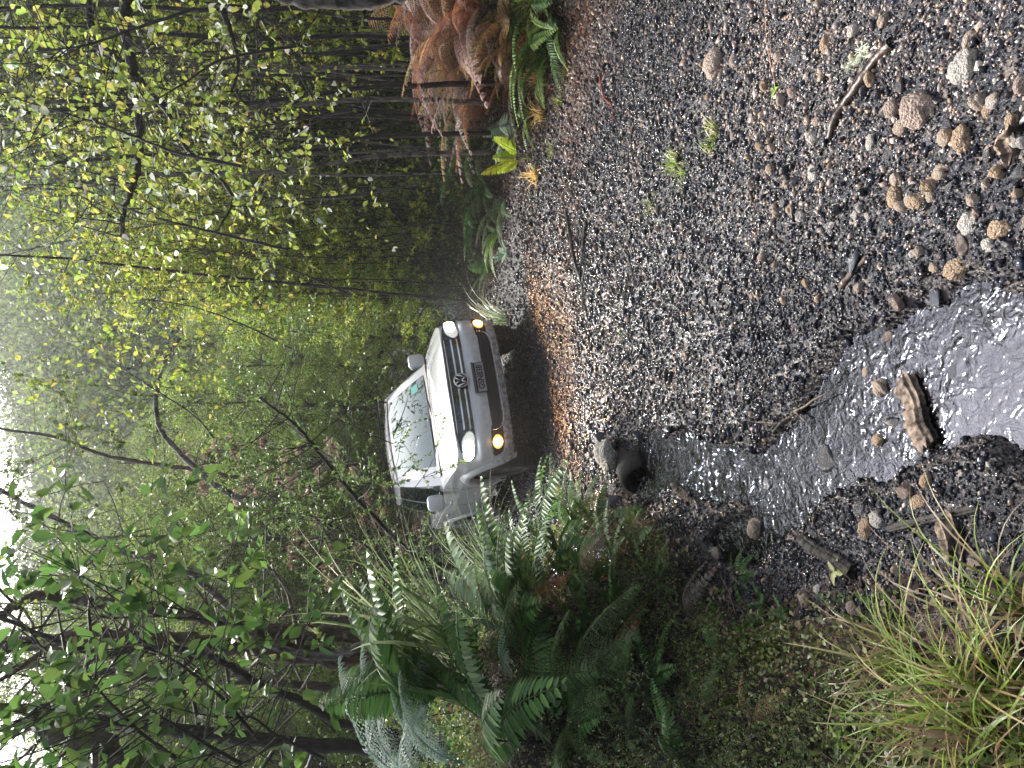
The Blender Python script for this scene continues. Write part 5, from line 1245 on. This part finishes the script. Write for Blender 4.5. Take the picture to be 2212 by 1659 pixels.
def log(pts, r0, mat, label, name='log', seed=0, cat='log', ends=(.5, .38, .22), rough_=.20, sq=.8):
    """a broken piece of wood, capped, splintered at both ends"""
    P = np.array([on_ground(a, b) + [0, 0, r0 * .55] for a, b in pts]); C = catmull(P, 8); base = C.mean(0); C = C - base; rng = rs(800 + seed); k = 22; n_ = len(C)
    V, F_ = tube_vf(C, r0 * (1 + .08 * rng.normal(size=n_)), k, False); V = V.reshape(n_, k, 3)
    ridge = 1 + rough_ * rng.normal(size=k); V = C[:, None] + (V - C[:, None]) * (ridge[None, :, None] + .02 * rng.normal(size=(n_, k, 1))) * [1, 1, sq]
    dr = unit(C[-1] - C[0]); V[0] -= dr * (np.abs(rng.normal(size=(k, 1))) * r0 * .5); V[-1] += dr * (np.abs(rng.normal(size=(k, 1))) * r0 * .6)
    mb = MB(); mb.add(V.reshape(-1, 3), F_, (1, 1, 1)); mb.add(np.vstack([V[0], V[0].mean(0)[None] + dr * r0 * .3]), [[j, (j + 1) % k, k] for j in range(k)], ends); mb.add(np.vstack([V[-1], V[-1].mean(0)[None] - dr * r0 * .3]), [[(j + 1) % k, j, k] for j in range(k)], ends)
    o = mb.build(name, mat, None, False); o.location = base; tag(o, label, cat); return o
stick([(1362, 1800), (1395, 1808), (1430, 1828), (1480, 1865), (1530, 1900), (1566, 1935)], .013, .019, M_WETB, 'thick wet dark stick lying across the gravel on the right', seed=1, k=9)
stick([(1300, 1795), (1340, 1800), (1362, 1800)], .004, .009, M_WETB, 'thin broken tip below the thick wet stick', seed=2)
stick([(1590, 1985), (1570, 1930), (1598, 1870), (1560, 1840)], .004, .003, M_BARKL, 'grey lichen covered twig beyond the thick wet stick', seed=3, side=5)
stick([(1670, 1656), (1600, 1658), (1540, 1664), (1440, 1686)], .005, .003, M_REED, 'long straw coloured reed on the right gravel', 'reed', 'reed', seed=4)
stick([(1600, 1664), (1560, 1666), (1500, 1676)], .004, .002, M_REED, 'short straw coloured reed beside the long one', 'reed', 'reed', seed=5)
stick([(1037, 1822), (1060, 1838), (1085, 1862), (1109, 1885)], .010, .008, M_BARKR, 'short brown stick at the edge of the puddle', seed=6)
stick([(1245, 1624), (1225, 1630), (1204, 1616)], .010, .007, M_WETB, 'small dark curved bark piece on the gravel left', 'bark_piece', 'bark', seed=7)
stick([(1085, 1464), (1062, 1470), (1040, 1482), (1022, 1480)], .009, .006, M_WETB, 'dark bent stick alone in the grey gravel', seed=8)
stick([(1500, 1298), (1450, 1308), (1430, 1325), (1395, 1328)], .012, .006, simple('red_bark', (.22, .05, .04), .5), 'dark red fallen stem on the track at the right', seed=9)
stick([(1200, 1228), (1130, 1240), (1080, 1250), (1040, 1262), (990, 1262)], .020, .008, M_BARKD, 'fallen dark branch lying on the track in front of the truck', 'fallen_branch', 'branch', seed=10, side=12)
stick([(1180, 1270), (1120, 1262), (1060, 1256)], .016, .006, M_BARKD, 'second fallen branch crossing the first one', 'fallen_branch', 'branch', seed=11, side=8)
stick([(1150, 1330), (1100, 1360), (1050, 1372)], .008, .005, M_BARKD, 'thin fallen twig nearer than the fallen branches', 'twig', 'twig', seed=12, side=6)
stick([(1385, 1370), (1345, 1362), (1300, 1358)], .009, .005, M_BARKR, 'knobbly brown stick right of the grass tufts', seed=13)
stick([(723, 1672), (745, 1690), (770, 1722), (776, 1732)], .007, .008, M_WOODW, 'forked broken twig standing out of the stream edge', seed=14, side=5)
stick([(600, 1650), (640, 1668), (662, 1640), (690, 1608)], .006, .003, M_WETB, 'black curved twig in the stream', seed=15, side=3)
stick([(715, 1790), (700, 1812), (690, 1832)], .005, .003, M_WETB, 'thin wet twig on the water left of the stump', seed=16)
stick([(44, 1930), (20, 1936), (-10, 1943)], .014, .016, simple('white_lichen_bark', (.50, .52, .50), .8, noise=(25, (.14, .13, .12), .12, .6)), 'white lichened stick end at the lower left', seed=17)
stick([(290, 1790), (230, 1805), (195, 1822), (130, 1826)], .006, .005, M_BARKD, 'dark stick lying on the bank before the tussocks', seed=18)
stick([(110, 1915), (165, 1918), (200, 1915)], .022, .020, M_BARKD, 'dark rotten branch piece under the bright tussock', 'branch_piece', 'branch', seed=19)
stick([(180, 1985), (240, 1900), (330, 1880)], .006, .004, M_BARKM, 'mossy twig among the tussock roots', 'twig', 'twig', seed=20)
log([(705, 2055), (740, 2045), (790, 2032), (826, 2022)], .034, M_WOODW, 'weathered splintered wood stump lying in the stream', 'stump', 1, 'wood')
log([(492, 1745), (470, 1775), (450, 1815), (425, 1850)], .026, M_BARKD, 'rotten brown log with peeling bark beside the stream', 'log', 2)
log([(520, 2060), (495, 2070), (475, 2072)], .034, M_WOODW, 'orange brown rotten wood chunk on the near left shore', 'wood_chunk', 3, 'wood')
log([(1375, 2205), (1350, 2180), (1320, 2196)], .022, M_WOODW, 'curved pale driftwood piece at the near edge', 'driftwood', 4, 'wood')
log([(560, 2120), (530, 1990), (515, 1930)], .014, M_BARKD, 'wet dark branch running along the near shore', 'branch_piece', 5, 'branch')
log([(415, 2035), (405, 2010), (395, 2002)], .010, M_WOODW, 'small pale splinter of wood on the near bank', 'wood_chunk', 6, 'wood')
# lichen tufts, seedlings, fallen leaves
def lichen(u_, v_, s_, label, seed):
    P = on_ground(u_, v_); rng = rs(seed); nb = NB()
    for i in range(70):
        p0 = rng.normal(size=3) * .0006; d = rdir(1, rng)[0] * s_ * 1.5 * [1, 1, .35]; V, F_ = tube_vf([p0, p0 + d * .5 + rng.normal(size=3) * s_ * .3, p0 + d], .0011, 3, False); nb.add(V, np.array(F_), np.array((.70, .76, .58)) * rng.uniform(.7, 1.1))
    o = nb.build('lichen_tuft', M_STEM); o.location = P + [0, 0, .012]; tag(o, label, 'lichen')
lichen(1545, 1870, .03, 'pale green beard lichen on twigs beyond the wet stick', 1); lichen(1520, 1845, .022, 'small lichen tuft beside the larger one', 2)
lichen(465, 1552, .035, 'pale feathery lichen tuft at the stream inlet', 3); lichen(285, 1530, .02, 'white lichen tuft on the small leaved bank', 4)
def seedling(u_, v_, n, L, pal, label, seed, h=.05):
    P = on_ground(u_, v_); rng = rs(seed); r = empty('seedling', tuple(P), label=label, cat='seedling'); nb = NB(); V, F_ = tube_vf([(0, 0, 0), (.005, 0, h)], .0015, 4, False); nb.add(V, np.array(F_), (.1, .12, .04)); nb.build('stem', M_STEM, r)
    for i in range(n):
        a = i * 2.4; D = np.array([[math.cos(a), math.sin(a), .35]]); g = NB(); g.add(*leaves(np.array([[0, 0, h * (.6 + .4 * i / n)]]), D, np.array([[0, 0, 1.]]), L, L * .5, pick(pal, 1, .1, rng), 'ovate', .2, .2)); g.build('leaf', M_LEAFW, r)
seedling(60, 1840, 6, .06, G_LIM[:2] + G_MID, 'broad glossy seedling on the lower left bank', 1); seedling(112, 1935, 4, .055, [(.2, .3, .2)], 'two toned glossy seedling under the bright tussock', 2)
seedling(40, 1765, 6, .05, G_MID, 'dark glossy seedling at the left edge', 3); seedling(1462, 1680, 4, .035, G_LIM, 'tiny bright green seedling on the right gravel', 4, .015); seedling(215, 1240, 5, .06, [(.40, .42, .12)], 'yellowing seedling on the dark bank face', 5); seedling(425, 1830, 5, .05, [(.26, .30, .10)], 'pale yellow green seedling on the rotten log', 6)
P = on_ground(648, 1352); fern('dead_frond', [F_DRY[2]], 2, tuple(P + [0, 0, .03]), (0, 20), .22, (-.6, .6), 'small orange dead frond beside the pale wet boulder', None, 'fern', rs(9))
# culvert pipe under the track
P = np.array([-.58, 4.88, -.09]); ax = unit(np.array([-.62, -.78, -.04])); si = unit(np.cross(ax, [0, 0, 1.])); up_ = np.cross(si, ax); th = np.linspace(0, 2 * math.pi, 33)
prof = [(.0, .135), (-.01, .158), (-.32, .158), (-.32, .0), (-.3, .0), (-.28, .125), (0.0, .135)]
G_ = np.array([[P + ax * (a_ + .10) + (si * math.cos(t) + up_ * math.sin(t)) * r_ for a_, r_ in prof] for t in th]); V, Fq = grid_vf(G_)
cp = mesh_obj('culvert_pipe', V, Fq, simple('old_concrete', (.03, .026, .024), .8, noise=(12, (.03, .026, .022), .2, .6)), None, False); tag(cp, 'dark round culvert pipe mouth opening under the left road edge', 'culvert pipe')

# more bank ferns where the left bank drops to the stream, and on the shaded right bank
for i, (a, b, s_, lb) in enumerate([(470, 1375, .28, 'fern beside the culvert mouth on its left'), (505, 1300, .42, 'fern halfway down the bank above the culvert'), (440, 1330, .40, 'fern on the dark bank face left of the culvert'), (380, 1270, .48, 'fern in the middle of the bank below the broad leaflets'), (300, 1280, .40, 'fern left of the middle one on the bank face'), (520, 1225, .5, 'fern at the road edge above the culvert'), (220, 1200, .55, 'fern below the long sedge blades'), (590, 1250, .36, 'outermost fern leaning over the gravel'), (400, 1420, .25, 'small fern low above the stream'), (70, 1260, .45, 'fern low at the left edge')]):
    gfern('fern', [F_PIN[i % 3], F_BI[i % 2]] if i % 3 == 0 else [F_PIN[i % 3], F_PIN[(i + 1) % 3]], 6, a, b, s_, (10, 62), (-2.4, .9), lb, 80 + i)
for i, (a, b, s_, lb) in enumerate([(1080, 1070, .6, 'dark fern at the shady toe of the thicket'), (1260, 1060, .8, 'dark fern behind the lime fern'), (1350, 1040, .9, 'dull fern under the leaning poles'), (1180, 1040, .8, 'dull fern deep under the saplings'), (1420, 1150, .5, 'green fern left of the long hanging fronds'), (1540, 1190, .55, 'bright green fern low under the bracken'), (1600, 1215, .5, 'shiny green fern lowest under the bracken'), (1655, 1160, .6, 'green fern at the frame edge amid dead bracken')]):
    gfern('fern', [F_LONG[0], F_PIN[i % 3]] if i > 3 else [F_BI[i % 2], F_PIN[0]], 7, a, b, s_, (20, 70), (.9, 5.2), lb, 95 + i)
for i, (a, b, s_, lb) in enumerate([(330, 1430, .30, 'small twiggy shrub high on the bank face'), (250, 1400, .36, 'small twiggy shrub in the shade of the ferns'), (420, 1500, .26, 'low shrub at the stream inlet'), (380, 1460, .3, 'low shrub behind the stream inlet'), (200, 1500, .30, 'small leaved shrub in the middle of the bank face'), (300, 1520, .24, 'small leaved shrub above the moss cushion'), (120, 1450, .34, 'small leaved shrub at the left of the bank face'), (60, 1560, .32, 'low shrub at the left edge below the ferns'), (150, 1680, .2, 'tiny shrub on the dark soil'), (40, 1700, .26, 'low shrub behind the dark glossy seedling'), (450, 1420, .26, 'low shrub left of the culvert hollow'), (230, 1620, .2, 'tiny shrub left of the moss cushion'), (90, 1800, .2, 'tiny shrub beyond the thin tussock')]):
    P = on_ground(a, b); place(SH[i % 3], tuple(P - [0, 0, .01]), i * 2.1, s_, lb)
for i, (a, b, L, lb) in enumerate([(1655, 1175, .45, 'golden dead grass under the bracken at the right edge'), (1600, 1165, .42, 'golden dead grass left of the edge clump'), (1545, 1160, .42, 'golden dead grass in the middle of the bracken foot'), (1495, 1165, .36, 'golden dead grass at the left foot of the bracken'), (1410, 1175, .30, 'dry grass between lime fern and bracken'), (1280, 1160, .26, 'dry brown grass left of the lime fern')]):
    tuft('dead_grass', a, b, 80, L, .007, [(.60, .42, .16), (.70, .50, .22), (.42, .26, .12), (.34, .40, .10)], lb, 130 + i, 'dead grass', (.1, 1.2), 1.0, None, M_DRY)
for i, (a, b, r_, mi, lb) in enumerate([(790, 1905, 15, 0, 'black stone on the puddle edge left of the stump'), (620, 1700, 13, 1, 'dark stone in mid stream'), (745, 1975, 20, 0, 'dark boulder behind the weathered stump'), (560, 1860, 16, 2, 'dark stone at the islet edge'), (930, 1960, 14, 3, 'brown stone awash in the near puddle'), (660, 1560, 12, 0, 'small black stone in the upper stream'), (860, 2110, 17, 1, 'grey wet stone in the near puddle'), (600, 1960, 18, 3, 'muddy brown stone on the islet'), (690, 1830, 12, 2, 'dark stone by the thin wet twig'), (505, 1760, 14, 0, 'dark stone against the rotten brown log')]):
    stone(a, b, r_, ANG[mi], lb)
twigs('fine_twigs', 260, -.95, .1, 1.7, 4.6, lambda l, r, c, x, y: (l < .1) & (c > -.9) & (c < .25), .14, .0017, (.05, .035, .03), 9, .25)
for i, (a, b, s_, lb, ms) in enumerate([(280, 1380, .34, 'soft fern in the shadow of the big ferns', 1), (180, 1430, .30, 'small fern on the shaded slope', 0), (90, 1380, .38, 'fern under the left edge fronds', 1), (350, 1350, .32, 'fern under the broad leafleted fern', 0), (240, 1560, .18, 'little fern above the moss cushion', 0), (110, 1530, .2, 'little fern on the left slope', 1), (30, 1480, .3, 'fern on the left slope cut by the frame', 0), (410, 1590, .16, 'little fern at the inlet of the stream', 0)]):
    gfern('fern', [F_BI[i % 2]] if ms else [F_PIN[i % 3]], 6, a, b, s_, (10, 62), (-2.6, 1.2), lb, 160 + i)
for i, (a, b, s_, lb) in enumerate([(200, 1330, .35, 'withered brown frond on the dark slope'), (420, 1260, .35, 'withered frond below the drooping fern'), (90, 1620, .22, 'withered frond left of the moss'), (330, 1480, .22, 'withered brown frond near the inlet'), (300, 1130, .5, 'withered frond inside the sedge clump')]):
    gfern('dead_frond', [F_DRY[i % 4]], 3, a, b, s_, (5, 35), (-2.4, 1.0), lb, 180 + i)
# rocks round the culvert mouth
for i, (x, y, r_) in enumerate([(-.42, 4.95, .05), (-.84, 5.0, .06), (-.40, 5.15, .05), (-.78, 5.2, .07), (-.34, 4.7, .04), (-.92, 4.72, .05)]):
    o = bpy.data.objects.new('rock', ANG[i % 3]); COL.objects.link(o); o.location = (x, y, gz(x, y) + .01); o.scale = (r_ * 1.2, r_, r_); o.rotation_euler = (i, i * 2, i * 3)
    tag(o, 'dark wet rock packed round the culvert mouth, ' + ['right of its rim', 'left of its rim', 'far right', 'behind its left side', 'nearest the gravel', 'nearest the bank'][i], 'rock', 'rocks at the culvert')
# haze
hb = MB(); hb.add(*box_vf((0, 80, 36), (300, 216, 84))); hm, n, out = new_mat('haze_air'); pv = N(n, 'ShaderNodeVolumePrincipled')
pv.inputs['Color'].default_value = (.93, .97, 1, 1); pv.inputs['Density'].default_value = .0010; pv.inputs['Anisotropy'].default_value = .55
n.links.new(pv.outputs[0], out.inputs['Volume']); ho = hb.build('haze', hm); tag(ho, kind='stuff')
